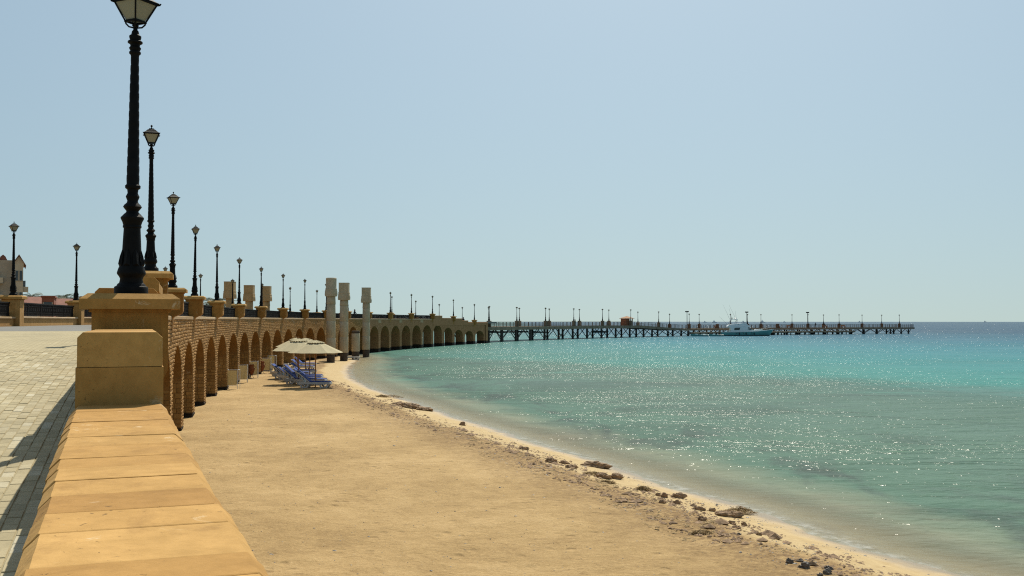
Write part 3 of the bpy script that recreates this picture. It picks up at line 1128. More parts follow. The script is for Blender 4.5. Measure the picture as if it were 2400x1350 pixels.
# ------------------------------------------------------------------ street lamps
prof = [(.167, 0), (.167, .07), (.160, .08), (.145, .085), (.135, .105), (.118, .118), (.110, .157), (.120, .18), (.140, .205), (.142, .22), (.132, .255), (.115, .30), (.100, .34), (.094, .45),
        (.083, .665), (.083, .675), (.092, .682), (.092, .70), (.088, .705), (.098, .74), (.114, .77), (.115, .785), (.100, .80), (.082, .82), (.062, .838), (.060, .85), (.080, .875),
        (.093, .893), (.080, .915), (.058, .935), (.052, .955), (.064, .985), (.068, 1.0), (.060, 1.015), (.051, 1.035), (.055, 1.07), (.075, 1.085), (.077, 1.11), (.066, 1.12)]
for i in range(14):
    z0 = 1.13 + i * 0.094
    r0 = .065 - .0225 * (i / 13)
    prof += [(r0 - .0035, z0), (r0 - .001, z0 + .045), (r0 - .002, z0 + .085)]
prof += [(.043, 2.455), (.058, 2.47), (.059, 2.485), (.047, 2.50), (.058, 2.52), (.059, 2.53), (.047, 2.545), (.050, 2.565), (.074, 2.58), (.074, 2.595), (.052, 2.61), (.060, 2.635), (.060, 2.652), (.040, 2.668), (.034, 2.70), (.022, 2.715), (.022, 2.745)]
m = MB()
m.lathe(prof, 18)
# acanthus leaves on the flared foot
for i in range(8):
    a_ = 2 * math.pi * (i + .5) / 8
    mt = Matrix.Rotation(a_, 4, 'Z')
    m.add([mt @ Vector(p) for p in ((.118, -.035, .29), (.118, .035, .29), (.103, .028, .40), (.103, -.028, .40), (.140, 0, .31), (.098, 0, .46), (.122, 0, .39))],
          [(0, 1, 4), (0, 4, 6, 3), (4, 1, 2, 6), (3, 6, 5), (6, 2, 5)])
post_lamp_me = m.mesh('post', 'iron', True, 40)
m = MB()
# cradle arms and tapering frame (square plan)
for sx in (-1, 1):
    for sy in (-1, 1):
        m.tube([(0, 0, 2.735), (sx * .045, sy * .045, 2.745), (sx * .066, sy * .066, 2.775), (sx * .070, sy * .070, 2.80)], .009, 5)
        m.tube([(sx * .070, sy * .070, 2.80), (sx * .148, sy * .148, 2.995)], .0095, 5)
        m.tube([(sx * .146, sy * .146, 2.99), (sx * .168, sy * .168, 2.996), (sx * .176, sy * .176, 3.012)], [.012, .010, .006], 5)
for z, h in ((2.80, .070), (2.995, .150)):
    for s in (-1, 1):
        m.box(-h - .008, h + .008, s * h - .009, s * h + .009, z - .010, z + .010)
        m.box(s * h - .009, s * h + .009, -h - .008, h + .008, z - .010, z + .010)
m.lathe([(.012, 2.74), (.034, 2.755), (.03, 2.775), (.01, 2.785)], 8)
frame_me = m.mesh('lantern_frame', 'iron')
m = MB()
rp = [(.165, 3.000), (.165, 3.012), (.150, 3.020), (.118, 3.045), (.085, 3.082), (.070, 3.092), (.058, 3.100), (.050, 3.118), (.028, 3.124)]
m.lathe([(r * math.sqrt(2), z) for r, z in rp], 4, rot=math.pi / 4)
roof_me = m.mesh('lantern_roof', 'iron')
m = MB()
m.lathe([(.02, 3.12), (.010, 3.135), (.010, 3.15), (.020, 3.165), (.024, 3.178), (.018, 3.192), (.004, 3.204)], 10)
fin_me = m.mesh('finial', 'iron', True)
m = MB()
m.add([(-.066, -.066, 2.812), (.066, -.066, 2.812), (.141, -.141, 2.985), (-.141, -.141, 2.985)], [(0, 1, 2, 3)])
m.add([(-.066, -.063, 2.812), (.066, -.063, 2.812), (.141, -.138, 2.985), (-.141, -.138, 2.985)], [(3, 2, 1, 0)])
pane_me = m.mesh('glass_pane', 'lantern_glass')

def lamp(loc, rz, label, group, small=False):
    o = empty('street_lamp', loc, rz)
    tag(o, label, 'street lamp', group)
    o.rotation_euler.x = random.uniform(-.006, .006)
    o.rotation_euler.y = random.uniform(-.006, .006)
    link('post', post_lamp_me, o)
    f = link('lantern_frame', frame_me, o)
    if True:
        for i in range(4):
            link('glass_pane', pane_me, f, None, i * math.pi / 2)
    r = link('lantern_roof', roof_me, o)
    link('finial', fin_me, r)
    return o

for k in range(17):
    rz = -tk(k) + (R_(45) if k == 0 else R_([8, 2, 20, 8, 12, 25, 10, 15][k % 8]))
    if k == 0:
        lab = 'huge black street lamp nearest the camera, its lantern cut by the top edge'
    elif k == 16:
        lab = 'last black street lamp of the sea parapet, nearest the pier'
    else:
        lab = '%s black street lamp from the camera along the sea parapet' % ORD[k]
    if k in (10, 11):
        lab = 'black lamp on the sea parapet behind the %s beach column' % ('tall second' if k == 10 else 'far fourth')
    lo = lamp(P(RA, tk(k), cap_z(k)), rz, lab, 'street lamps on the sea parapet')
    if k == 0:
        lo.scale = (1, 1, 1.014)
for k in range(3, 18):
    zc = 5.70 + zo(k) if k < 15 else 5.70 - 0.45 * (k - 14)
    lab = '%s black street lamp from the left edge along the landward parapet' % ORD[k - 3]
    if k == 3:
        lab = 'black street lamp at the left edge in front of the apartment block'
    if k == 5:
        lab = 'black landward street lamp mostly hidden behind the nearest lamp post'
    lamp(P(RB, tk(k), zc), -tk(k) + R_(10 * (k % 4)), lab, 'street lamps on the landward parapet', small=k > 9)

# ------------------------------------------------------------------ pier
near = [(-7.6, 209.5), (-4.4, 217), (1.5, 230.8), (8.4, 244.1), (15.9, 257.1), (24.2, 269.5), (33, 281.3), (42.3, 292.8), (53.0, 304.3), (63.3, 314), (74.5, 322.5), (86, 330.5), (98, 338), (110.5, 345), (123, 351.5), (135.5, 357.5), (141.5, 360.2)]
NP = [Vector((x, y, 0)) for x, y in near]
def cat(pts, t):
    i = min(max(int(math.floor(t)), 0), len(pts) - 2)
    u = t - i
    p0, p1, p2, p3 = pts[max(i - 1, 0)], pts[i], pts[i + 1], pts[min(i + 2, len(pts) - 1)]
    return 0.5 * ((2 * p1) + (p2 - p0) * u + (2 * p0 - 5 * p1 + 4 * p2 - p3) * u * u + (3 * p1 - p0 - 3 * p2 + p3) * u ** 3)
def pier_dir(t):
    d = cat(NP, min(t + .02, 15.999)) - cat(NP, max(t - .02, 0))
    return d.normalized()
def pdz(t):     # deck height
    return float(np.interp(t, [0, 6.35, 7.75, 20], [3.2, 3.2, 2.2, 2.2]))
def pp(t, side=0.0, z=0.0):
    """point of the pier: t in lamp spacings, side in metres from the sea-facing edge"""
    d = pier_dir(t)
    return cat(NP, t) + Vector((-d.y, d.x, 0)) * side + Vector((0, 0, z))
PW = 8.0
pier = empty('pier', NP[0] + Vector((0, 0, 0)))
tag(pier, 'long pier on dark braced piles running from the arcade out to sea', 'pier')
def ppart(name, mb, mat, parent=None, **kw):
    o = part(name, mb, mat, None, **kw)
    return absparent(o, pier)
m = MB()
ts = np.linspace(0, 16, 129)
vs, fs = [], []
for t in ts:
    for sd, dz in ((0.12, 0), (PW - .12, 0), (PW - .12, -.3), (0.12, -.3)):
        vs.append(pp(t, sd, pdz(t) + dz))
for i in range(len(ts) - 1):
    for q in range(4):
        fs.append((i * 4 + q, i * 4 + (q + 1) % 4, (i + 1) * 4 + (q + 1) % 4, (i + 1) * 4 + q))
fs += [(0, 1, 2, 3), tuple(len(vs) - 4 + i for i in (3, 2, 1, 0))]
m.add(vs, fs)
ppart('deck', m, 'pier')
t = 0.02
step = 0.19
while t < 15.95:
    t1 = min(t + step, 15.98)
    for side in (0, PW):
        hgt = 0.74 if t < 7 else 0.62
        m = MB()
        A_, B_ = pp(t + .003, side, pdz(t)), pp(t1 - .003, side, pdz(t1))
        m.beam(A_ + Vector((0, 0, .06 - hgt / 2)), B_ + Vector((0, 0, .06 - hgt / 2)), 0.22, hgt)
        ppart('fascia_panel', m, 'pier')
    t = t1
# piles with V braces
def pile_row(side, t0, t1, dt):
    t = t0
    while t <= t1:
        base = pp(t, side + (.35 if side < 4 else -.35))
        zt = pdz(t) - .62
        m = MB()
        m.lathe([(.30, -1.5), (.30, .35), (.27, .36), (.27, zt)], 10, base.x, base.y)
        o = ppart('pile', m, 'pile')
        for s in (-1, 1):
            tt = t + s * dt * .46
            if tt < 0.05 or tt > 15.9:
                continue
            e_ = pp(tt, side + (.35 if side < 4 else -.35), pdz(tt) - .62)
            m = MB()
            m.tube([base + Vector((0, 0, .22)), e_], .10, 6)
            absparent(part('brace', m, 'pile', None), pier)
        t += dt
pile_row(0, 0.95, 8.0, 0.5)
pile_row(PW, 0.95, 8.2, 0.5)
pile_row(0, 8.35, 15.9, 0.42)
pile_row(PW, 8.4, 15.9, 0.42)
# railing per half spacing
t = 0.1
while t < 15.85:
    t1 = min(t + .5, 15.95)
    for side in (0.12, PW - .12):
        a0, b0 = pp(t, side, pdz(t)), pp(t1, side, pdz(t1))
        up = Vector((0, 0, 1))
        m = MB()
        m.beam(a0 + up * 1.08, b0 + up * 1.08, .09, .07)
        r = ppart('railing', m, 'rail_iron')
        m = MB()
        for hh in (.22, .50, .78):
            m.beam(a0 + up * hh, b0 + up * hh, .03, .045)
        x_ = absparent(part('rails', m, 'rail_iron', None), r); x_.matrix_parent_inverse = Matrix.Identity(4)
        for q in range(4):
            p_ = a0.lerp(b0, q / 4)
            m = MB()
            m.box(p_.x - .05, p_.x + .05, p_.y - .05, p_.y + .05, p_.z, p_.z + 1.06)
            x_ = part('post', m, 'brown', None)
            x_.parent = r
    t = t1
# end railing
m = MB()
for hh in (.3, .65, 1.05):
    m.beam(pp(15.95, .1, pdz(16) + hh), pp(15.95, PW - .1, pdz(16) + hh), .05, .06)
ppart('railing', m, 'rail_iron')
# lamp plinths and lamps on the pier
LN = [1.0, 2.0, 3.0, 4.0, 5.0, 6.0, 7.0, 8.0, 9.0, 10.0, 11.0, 12.0, 13.0, 15.0]
LF = [2.0, 3.0, 4.0, 5.0, 6.0, 7.0, 8.0, 9.0, 10.0, 11.0, 12.0, 13.0, 14.25, 14.9]
for row, (lst, side) in enumerate(((LN, 0.45), (LF, PW - .45))):
    for q, t in enumerate(lst):
        m = MB()
        pb = pp(t, side, pdz(t))
        d = pier_dir(t)
        rz = math.atan2(d.y, d.x)
        m.box(-.33, .33, -.33, .33, 0.0, 1.22)
        m.cbox(-.40, .40, -.40, .40, 1.221, 1.36, .06)
        ppart('lamp_plinth', m, 'brown' if t > 7.4 else 'pier', loc=pb, rz=rz)
        if t in (9.0, 11.0) and row == 0:
            continue
        word = 'seaward' if row == 0 else 'landward'
        lab = '%s slim lamp along the %s rail of the pier, counted from the arcade' % (ORD[q], 'near' if row == 0 else 'far')
        lamp(pb + Vector((0, 0, 1.36)), rz, lab, 'lamps along the %s pier rail' % ('near' if row == 0 else 'far'), small=True).scale = (1.2, 1.2, 1.0)
# twin floodlight masts
for q, (t, lab) in enumerate(((8.02, 'tall twin floodlight mast where the pier meets its lower section'), (10.0, 'tall twin floodlight mast right behind the white boat'), (12.0, 'tall twin floodlight mast between the boat and the pier end'))):
    tt = {0: 7.98, 1: 10.02, 2: 12.03}[q]
    pb = pp(tt, 1.0, pdz(tt))
    o = empty('floodlight_mast', pb, R_(15))
    tag(o, lab, 'floodlight', 'twin floodlight masts on the pier')
    m = MB(); m.lathe([(.20, 0), (.20, .15), (.12, .2), (.08, 4.9)], 10)
    part('mast', m, 'steel', o, True, 40)
    m = MB(); m.box(-.32, .32, -.05, .05, 4.86, 4.95)
    part('crossbar', m, 'steel', o)
    for s in (-1, 1):
        m = MB(); m.prism([(-.2, -.12), (.15, -.18), (.22, .14), (-.14, .18)], s * .3 - .2, s * .3 + .2, 'x')
        part('floodlight_head', m, 'iron', o, loc=(0, 0, 5.08))

# lower landing stage along the outer section
stage = empty('landing_stage', pp(8.2, -2.4, 0))
tag(stage, 'low dark landing stage along the front of the outer pier', 'landing stage')
t = 7.9
while t < 13.2:
    t1 = t + .3
    m = MB()
    m.beam(pp(t + .01, -1.6, .92), pp(t1 - .01, -1.6, .92), 2.4, .5)
    absparent(part('stage_panel', m, 'pier', None), stage)
    for sd in (-2.6, -.6):
        pb = pp(t + .15, sd)
        m = MB(); m.lathe([(.16, -1.5), (.16, .68)], 8, pb.x, pb.y)
        absparent(part('pile', m, 'pile', None), stage)
        m = MB()
        m.box(-.16, .16, -.12, .12, .1, .85)
        if sd < -2:
            absparent(part('fender', m, 'iron', None, loc=pp(t + .15, -2.95)), stage)
    t = t1

# kiosk on the pier
kb = pp(6.02, 1.9, 3.2)
o = empty('kiosk', kb, math.atan2(pier_dir(6.0).y, pier_dir(6.0).x) - R_(25))
tag(o, 'small red-brown wooden kiosk with hipped roof on the pier', 'kiosk')
for sx in (-1, 1):
    for sy in (-1, 1):
        part('corner_post', MB().box(sx * 1.1 - .09, sx * 1.1 + .09, sy * 1.1 - .09, sy * 1.1 + .09, 0, 1.95), 'kiosk', o)
part('wall', MB().box(-1.05, 1.05, 1.06, 1.12, 0, 1.93), 'kiosk', o)
part('wall', MB().box(-1.12, -1.06, -1.0, 1.0, 0, 1.93), 'kiosk', o)
part('wall', MB().box(-1.0, .2, -1.12, -1.06, 0, 1.93), 'kiosk', o)
part('counter', MB().box(.21, 1.0, -1.13, -1.04, 0, .95), 'kiosk', o)
part('wall', MB().box(1.06, 1.12, -1.0, 1.0, 0, 1.0), 'kiosk', o)
part('roof', MB().lathe([(2.15, 1.95), (2.15, 2.03), (.15, 2.62), (.05, 2.68)], 4, rot=math.pi / 4), 'kioskroof', o)

# ------------------------------------------------------------------ beach columns
def column(loc, label, group, square=True, top=8.8, rz=0.0, short=False, foot=0.9, stone='column'):
    o = empty('carved_column', loc, rz)
    tag(o, label, 'column', group, 'thing')
    b = loc[2]
    H = top - b
    part('foot', MB().lathe([(.42, -.4), (.42, foot), (.40, foot + .02)], 20), 'column_foot', o, True, 40)
    drums = [foot + .021]
    lim = H - (0 if short else 1.93)
    while drums[-1] + 2.2 < lim:
        drums.append(drums[-1] + 1.75)
    drums.append(lim)
    for i in range(len(drums) - 1):
        part('drum', MB().lathe([(.475, drums[i]), (.485, drums[i] + .02), (.485 - .012 * i, drums[i + 1] - .03), (.470 - .012 * i, drums[i + 1] - .004)], 24), stone, o, True, 30)
    if short:
        part('broken_top', MB().lathe([(.455, lim), (.465, lim + .05), (.46, lim + .26), (.40, lim + .30), (.2, lim + .26)], 18), 'column_foot', o, True, 30)
        return o
    m = MB()
    if square:
        q = math.sqrt(2)
        pr = [(.56, lim), (.625, lim + .03), (.615, lim + .25), (.60, lim + .55), (.575, lim + .72), (.585, lim + .74), (.585, lim + .86), (.545, lim + .88), (.545, lim + 1.86), (.56, lim + 1.88), (.56, lim + 1.93)]
        m.lathe([(r * q, z) for r, z in pr], 4, rot=math.pi / 4)
        part('capital', m, stone, o)
    else:
        pr = [(.50, lim), (.64, lim + .03), (.63, lim + .25), (.66, lim + .55), (.60, lim + .72), (.62, lim + .8), (.56, lim + .9), (.56, lim + 1.8), (.565, lim + 1.9), (.50, lim + 1.97)]
        m.lathe(pr, 28)
        part('capital', m, stone, o, True, 35)
    # carved pendant lobes round the lower edge
    for i in range(12 if square else 14):
        n_ = 12 if square else 14
        if square:
            s_, u_ = divmod(i, 3)
            x_, y_ = .612, (u_ - 1) * .40
            mt = Matrix.Rotation(s_ * math.pi / 2, 4, 'Z')
        else:
            mt = Matrix.Rotation(2 * math.pi * i / n_, 4, 'Z')
            x_, y_ = .632, 0
        w = .16 if square else .11
        mm = MB()
        mm.add([mt @ Vector(p) for p in ((x_ - .03, y_ - w, lim + .50), (x_ - .03, y_ + w, lim + .50), (x_, y_ + w, lim + .16), (x_, y_, lim + .04), (x_, y_ - w, lim + .16), (x_ + .045, y_, lim + .24), (x_ + .02, y_, lim + .48))],
               [(0, 6, 5, 4), (6, 1, 2, 5), (4, 5, 3), (5, 2, 3), (0, 1, 6), (0, 4, 3, 2, 1)])
        part('carved_lobe', mm, stone, o)
    return o
cols = [((776, 850.6, .15), 'tall beach column with a rounded capital, nearest the umbrellas', False, 9.06, False),
        ((806.4, 845.8, .10), 'tall square-capital beach column beside the rounded one', True, 8.82, False),
        ((834, 841.8, .05), 'short broken column stump with dark top among the beach columns', True, 3.1, True),
        ((858.5, 836.4, .0), 'tall square-capital column standing at the edge of the water', True, 8.78, False)]
for (x, y, z), lab, sq, tp, sh in cols:
    column(G(x, y, z), lab, 'carved columns on the beach', sq, tp, R_(3), sh)
for (x, Y, tp, lab) in ((538.5, 115.5, 9.0, 'leftmost of three square-capital columns rising behind the landward parapet'), (584, 123, 8.85, 'middle of three square-capital columns rising behind the landward parapet'), (624, 131, 9.0, 'rightmost of three square-capital columns rising behind the landward parapet')):
    column(Vector(((x - 1200) / 2400 * Y, Y, .3)), lab, 'carved columns behind the landward parapet', True, tp, R_(2), stone='column_tan')

# ------------------------------------------------------------------ beach furniture
def umbrella_parts():
    n = 10
    R, zr, zt = 1.74, 2.18, 2.78
    m = MB()
    def cp(r, z, i, sag=0.0):
        a = 2 * math.pi * i / n + .2
        return (r * math.cos(a), r * math.sin(a), z - sag)
    rings = [(.42, zt + .02), (.85, 2.60), (1.30, 2.385), (R, zr)]
    vs, fs = [], []
    for off in (0, -.012):
        for r, z in rings:
            for i in range(2 * n):
                k = i / 2
                mid = i % 2
                rr = r * (math.cos(math.pi / n) if mid else 1) * (1 - (.012 if mid else 0))
                vs.append(cp(rr, z + off, k, (.014 * (r / R)) if mid else 0))
    N = 2 * n
    for q in range(2):
        o = q * 4 * N
        for k in range(3):
            for i in range(N):
                j = (i + 1) % N
                fs.append((o + k * N + i, o + k * N + j, o + (k + 1) * N + j, o + (k + 1) * N + i))
    for i in range(N):
        j = (i + 1) % N
        fs.append((3 * N + i, 3 * N + j, 7 * N + j, 7 * N + i))
    m.add(vs, fs)
    canopy = m.mesh('canopy', 'canvas')
    m = MB()
    vs, fs = [(0, 0, 2.97), (0, 0, 2.955)], []
    for q in range(2):
        for i in range(4 * n):
            a = 2 * math.pi * i / (4 * n) + .2
            lift = .045 * abs(math.sin(n * 1.0 * (a - .2)))
            vs.append((.56 * math.cos(a), .56 * math.sin(a), 2.775 + lift - q * .012))
    N = 4 * n
    for i in range(N):
        j = (i + 1) % N
        fs.append((0, 2 + i, 2 + j))
        fs.append((1, 2 + N + j, 2 + N + i))
        fs.append((2 + i, 2 + N + i, 2 + N + j, 2 + j))
    m.add(vs, fs)
    vent = m.mesh('vent_cap', 'canvas')
    m = MB(); m.lathe([(.038, -.35), (.036, 2.95)], 10)
    pole = m.mesh('pole', 'wood', True, 60)
    m = MB(); m.lathe([(.02, 2.95), (.02, 3.0), (.035, 3.03), (.03, 3.06), (.005, 3.1)], 8)
    fin = m.mesh('finial', 'wood')
    m = MB(); m.tube([(.05, 0, 2.74), (.85, 0, 2.565), (1.72, 0, 2.165)], .014, 5)
    rib = m.mesh('rib', 'wood')
    m = MB(); m.lathe([(.06, 1.98), (.07, 2.0), (.07, 2.08), (.04, 2.1)], 8); 
    hub = m.mesh('hub', 'wood')
    return canopy, vent, pole, fin, rib, hub, n
UM = umbrella_parts()
def umbrella(x, y, label, rz=0.0, s=1.0, tilt=0.0):
    z = ground_z(x, y)
    o = empty('beach_umbrella', (x, y, z), rz)
    o.scale = (s, s, s)
    o.rotation_euler.y = tilt
    tag(o, label, 'umbrella', 'cream beach umbrellas')
    link('pole', UM[2], o)
    c = link('canopy', UM[0], o)
    link('vent_cap', UM[1], c)
    link('finial', UM[3], o)
    link('hub', UM[5], o)
    for i in range(UM[6]):
        link('rib', UM[4], o, None, .2 + 2 * math.pi * i / UM[6])
umbrella(-12.45, 65.0, 'front cream umbrella nearest the camera beside the blue loungers', .1, 1.0)
umbrella(-14.35, 72.8, 'cream umbrella directly behind the front right one', .5, .98)
umbrella(-16.6, 82.5, 'farthest cream umbrella of the right row', .3, .98)
umbrella(-14.25, 68.5, 'cream umbrella at the left whose canopy reaches farthest toward the wall', .25, 1.02)
umbrella(-15.9, 76.0, 'cream umbrella behind the left front one', .7, .98)
umbrella(-17.9, 85.0, 'farthest cream umbrella of the left row, close to the arches', .0, .96)

def lounger_parts():
    d = {}
    L, W = 1.95, .68
    m = MB()
    for s in (-1, 1):
        y = s * W / 2
        m.beam((-.98, y, .30), (.98, y, .30), .06, .14)
    for x in (-.96, .97):
        m.beam((x, -W / 2, .30), (x, W / 2, .30), .07, .13)
    d['frame'] = m.mesh('frame', 'plastic')
    m = MB()
    # trapezoid sled leg
    m.beam((-.29, 0, .28), (-.16, 0, .03), .07, .10)
    m.beam((.29, 0, .28), (.16, 0, .03), .07, .10)
    m.beam((-.21, 0, .03), (.21, 0, .03), .075, .075)
    d['leg'] = m.mesh('leg', 'plastic')
    m = MB()
    m.beam((-.30, 0, .40), (.95, 0, .39), W - .06, .06)
    d['seat'] = m.mesh('seat', 'blue')
    m = MB()
    a = Vector((-.30, 0, .37)); b = Vector((-.98, 0, .92))
    for s in (-1, 1):
        m.beam(a + Vector((0, s * (W / 2 - .05), 0)), b + Vector((0, s * (W / 2 - .05), 0)), .045, .05)
    m.beam(b + Vector((0, -W / 2 + .03, 0)), b + Vector((0, W / 2 - .03, 0)), .05, .05)
    m.beam(Vector((-.78, 0, .72)), Vector((-.66, 0, .33)), .5, .03)
    d['back_frame'] = m.mesh('back_frame', 'plastic')
    m = MB()
    m.beam(a + Vector((.01, 0, .02)), b + Vector((.06, 0, .0)), W - .12, .05)
    d['backrest'] = m.mesh('backrest', 'blue')
    return d
LG = lounger_parts()
def lounger(px, py, label, rz=0.0, flat=False, blue=True):
    z = .36 if py > 870 else .22
    g = G(px, py, z)
    o = empty('sun_lounger', (g.x, g.y, ground_z(g.x, g.y)), rz)
    tag(o, label, 'sun lounger', 'plastic sun loungers on the sand')
    link('frame', LG['frame'], o)
    for x in (-.62, .62):
        for s in (-1, 1):
            link('leg', LG['leg'], o, (x, s * .31, 0))
    if blue:
        link('seat', LG['seat'], o)
        bf = link('back_frame', LG['back_frame'], o)
        link('backrest', LG['backrest'], bf)
    return o
lounger(740, 909, 'front white and blue sun lounger, nearest the camera', R_(-4))
lounger(731, 902.5, 'blue sun lounger just behind the front one', R_(-6))
lounger(722, 897, 'third blue sun lounger back from the front of the right group', R_(-3))
lounger(697, 895, 'blue sun lounger in the middle row, lowest of the left group', R_(-8))
lounger(686, 890, 'second blue sun lounger of the left group', R_(-5))
lounger(676, 886.5, 'third blue sun lounger of the left group with raised dark backrest', R_(-6))
lounger(668, 882, 'leftmost blue sun lounger, closest to the cream screens', R_(-9))
lounger(712, 877, 'blue sun lounger under the back umbrellas, front one', R_(-4))
lounger(711, 869.5, 'blue sun lounger under the back umbrellas, middle one', R_(-6))
lounger(716, 862.5, 'farthest blue sun lounger under the back umbrellas', R_(-3))
lounger(705, 900, 'blue sun lounger between the right and left groups', R_(-5))
lounger(698, 884, 'blue sun lounger behind the left group under the canopies', R_(-7))
lounger(724, 890, 'blue sun lounger behind the third one of the right group', R_(-4))
lounger(652, 862, 'bare white plastic lounger by the arches beyond the screens', R_(5), blue=False)
lounger(823, 839.5, 'bare white plastic lounger between the beach columns', R_(2), blue=False)

# cream screens on metal legs and terracotta jars on stands
def screen(px, py, w, h, rz, label, double=False):
    g = G(px, py, .36)
    o = empty('beach_screen', (g.x, g.y, ground_z(g.x, g.y)), rz)
    tag(o, label, 'screen', 'cream cloth screens by the arches')
    fr = MB()
    zb = .22
    for x in (-w / 2, w / 2):
        fr.tube([(x, 0, -.1), (x, 0, zb + h)], .018, 6)
    fr.tube([(-w / 2, 0, zb + h), (w / 2, 0, zb + h)], .022, 6)
    fr.tube([(-w / 2, 0, zb), (w / 2, 0, zb)], .014, 6)
    part('frame', fr, 'gel_white', o)
    part('cloth', MB().cbox(-w / 2 + .05, w / 2 - .05, -.012, .012, zb + .04, zb + h - .05, .006), 'screen', o)
    fr = MB()
    for x in (-w / 2, w / 2):
        fr.tube([(x, .42, -.1), (x, .40, zb + h)], .018, 6)
        fr.tube([(x, 0, zb + h), (x, .40, zb + h)], .016, 6)
    part('rear_frame', fr, 'gel_white', o)
    return o
screen(545, 911, .72, .98, R_(-6), 'front cream screen stand, nearest the camera by the arches')
screen(571, 897, .62, 1.0, R_(20), 'plain tan screen just behind the front cream one')
screen(595, 886, .60, 1.02, R_(6), 'cream screen right behind the first terracotta jar')
screen(621, 873, .95, 1.0, R_(2), 'wide cream screen behind the second terracotta jar')
screen(637, 868, .62, 1.12, R_(-4), 'farthest cream screen beside the bare white lounger')
def jar(px, py, label):
    g = G(px, py, .36)
    o = empty('clay_jar', (g.x, g.y, ground_z(g.x, g.y)))
    tag(o, label, 'jar', 'terracotta jars on stands')
    part('body', MB().lathe([(.05, .22), (.12, .30), (.20, .48), (.24, .62), (.225, .72), (.17, .80), (.165, .95), (.20, 1.0), (.19, 1.02), (.13, 1.0), (.12, .8)], 18, cap=False), 'terracotta', o, True, 50)
    for s in (-1, 1):
        part('handle', MB().tube([(s * .18, 0, .93), (s * .27, 0, .88), (s * .28, 0, .76), (s * .225, 0, .68)], .022, 6), 'terracotta', o)
    st = MB()
    for i in range(3):
        a_ = 2 * math.pi * i / 3
        st.tube([(.17 * math.cos(a_), .17 * math.sin(a_), .45), (.06 * math.cos(a_), .06 * math.sin(a_), .2), (.2 * math.cos(a_), .2 * math.sin(a_), 0)], .014, 5)
    part('stand', st, 'iron', o)
jar(590.5, 886, 'terracotta jar on a stand in front of the middle cream screen')
jar(615, 875, 'terracotta jar on a stand in front of the wide cream screen')

# ------------------------------------------------------------------ stones, wrack and pebbles along the tide line
def rock_mesh(seed, sx, sy, sz, mat, sub=4, rough=.55):
    bm = bmesh.new()
    bmesh.ops.create_icosphere(bm, subdivisions=sub, radius=1.0)
    rd = random.Random(seed)
    from mathutils import noise as mn
    off = Vector((rd.uniform(0, 99), rd.uniform(0, 99), rd.uniform(0, 99)))
    for v in bm.verts:
        n1 = mn.noise(v.co * 1.1 + off)
        n2 = mn.noise(v.co * 3.1 + off)
        n3 = mn.noise(v.co * 8.0 + off)
        v.co *= 1 + rough * n1 + rough * .55 * n2 + rough * .25 * n3
        v.co.x *= sx
        v.co.y *= sy
        v.co.z = v.co.z * sz
    me = bpy.data.meshes.new('rock')
    bm.to_mesh(me)
    bm.free()
    me.materials.append(M[mat])
    return me
def rock(px, py, w, h, label, mat='rock', seed=0, deep=.6, rz=0.0, group=None, name='rock'):
    z = .2
    for _ in range(3):
        g = G(px, py, z)
        z = ground_z(g.x, g.y)
    sc = g.y / 2400.0
    sx, sz = w * sc / 2, h * sc * .7
    o = link(name, rock_mesh(seed, sx, sx * deep, sz, mat), None, (g.x, g.y, z + sz * .25), rz)
    tag(o, label, 'rock' if name == 'rock' else 'seaweed', group)
    return o
rock(1393, 1092, 56, 15, 'long flat brown rock lying at the edge of the water', seed=1, deep=.45, rz=R_(-22))
rock(1412, 1119, 40, 13, 'low brown rock inland of the long flat one', seed=2, rz=R_(-10))
rock(1443, 1120, 30, 13, 'dark lumpy rock at the end of the low brown one', seed=3)
rock(958, 955, 46, 11, 'pale crusted rock in the dark clump below the loungers', seed=4, deep=.5, rz=R_(-12))
rock(995, 961, 40, 10, 'dark brown rock at the sea end of that clump', seed=5)
rock(936, 949, 40, 8, 'weedy flat rock at the landward end of the clump', 'rock', seed=6, deep=.5, rz=R_(-18))
rock(1085, 996, 13, 9, 'single round dark stone alone on the pale sand', seed=7, deep=.8)
rock(1290, 1082, 26, 9, 'brown pitted rock in the wrack left of the flat rock', seed=8)
rock(1322, 1085, 22, 9, 'small brown rock between the pitted rock and flat rock', seed=9)
rock(1338, 1096, 30, 9, 'jagged brown rock just below the flat rock', seed=10)
rock(1227, 1055, 22, 7, 'small brown rock midway along the wrack line', seed=11)
rock(1589, 1164, 31, 13, 'reddish-brown slab rock in the middle of the tide line', seed=12, deep=.5, rz=R_(-15))
rock(1555, 1163, 17, 11, 'small dark rock beside the reddish slab', seed=13)
rock(1540, 1160, 12, 9, 'smaller stone next to the dark rock', seed=14)
rock(1550, 1178, 14, 8, 'pointed pale stone below the dark rock', seed=15)
rock(1583, 1178, 15, 9, 'rounded pale stone below the reddish slab', seed=16)
rock(1634, 1192, 32, 8, 'thin dark rock ledge toward the weedy heap', seed=17, deep=.35, rz=R_(-12))
rock(1666, 1195, 15, 8, 'dark stone at the end of the thin ledge', seed=18)
rock(1702, 1206, 62, 15, 'large reddish rock under the pale seaweed heap', seed=19, deep=.5, rz=R_(-8))
rock(1642, 1217, 18, 11, 'mossy stone in front of the thin ledge', seed=20)
rock(1711, 1226, 20, 10, 'grey stone in front of the seaweed heap', seed=21)
rock(1740, 1229, 13, 9, 'small dark stone in front of the seaweed heap', seed=22)
rock(1722, 1237, 22, 6, 'flat brown stone nearest below the seaweed heap', seed=23)
rock(1790, 1250, 18, 8, 'weedy stone to the right of the seaweed heap', seed=24)
rock(1775, 1256, 12, 7, 'small grey stone beside the weedy stone', seed=25)
rock(1693, 1252, 26, 6, 'flat dark stone on the inland wrack line', seed=26)
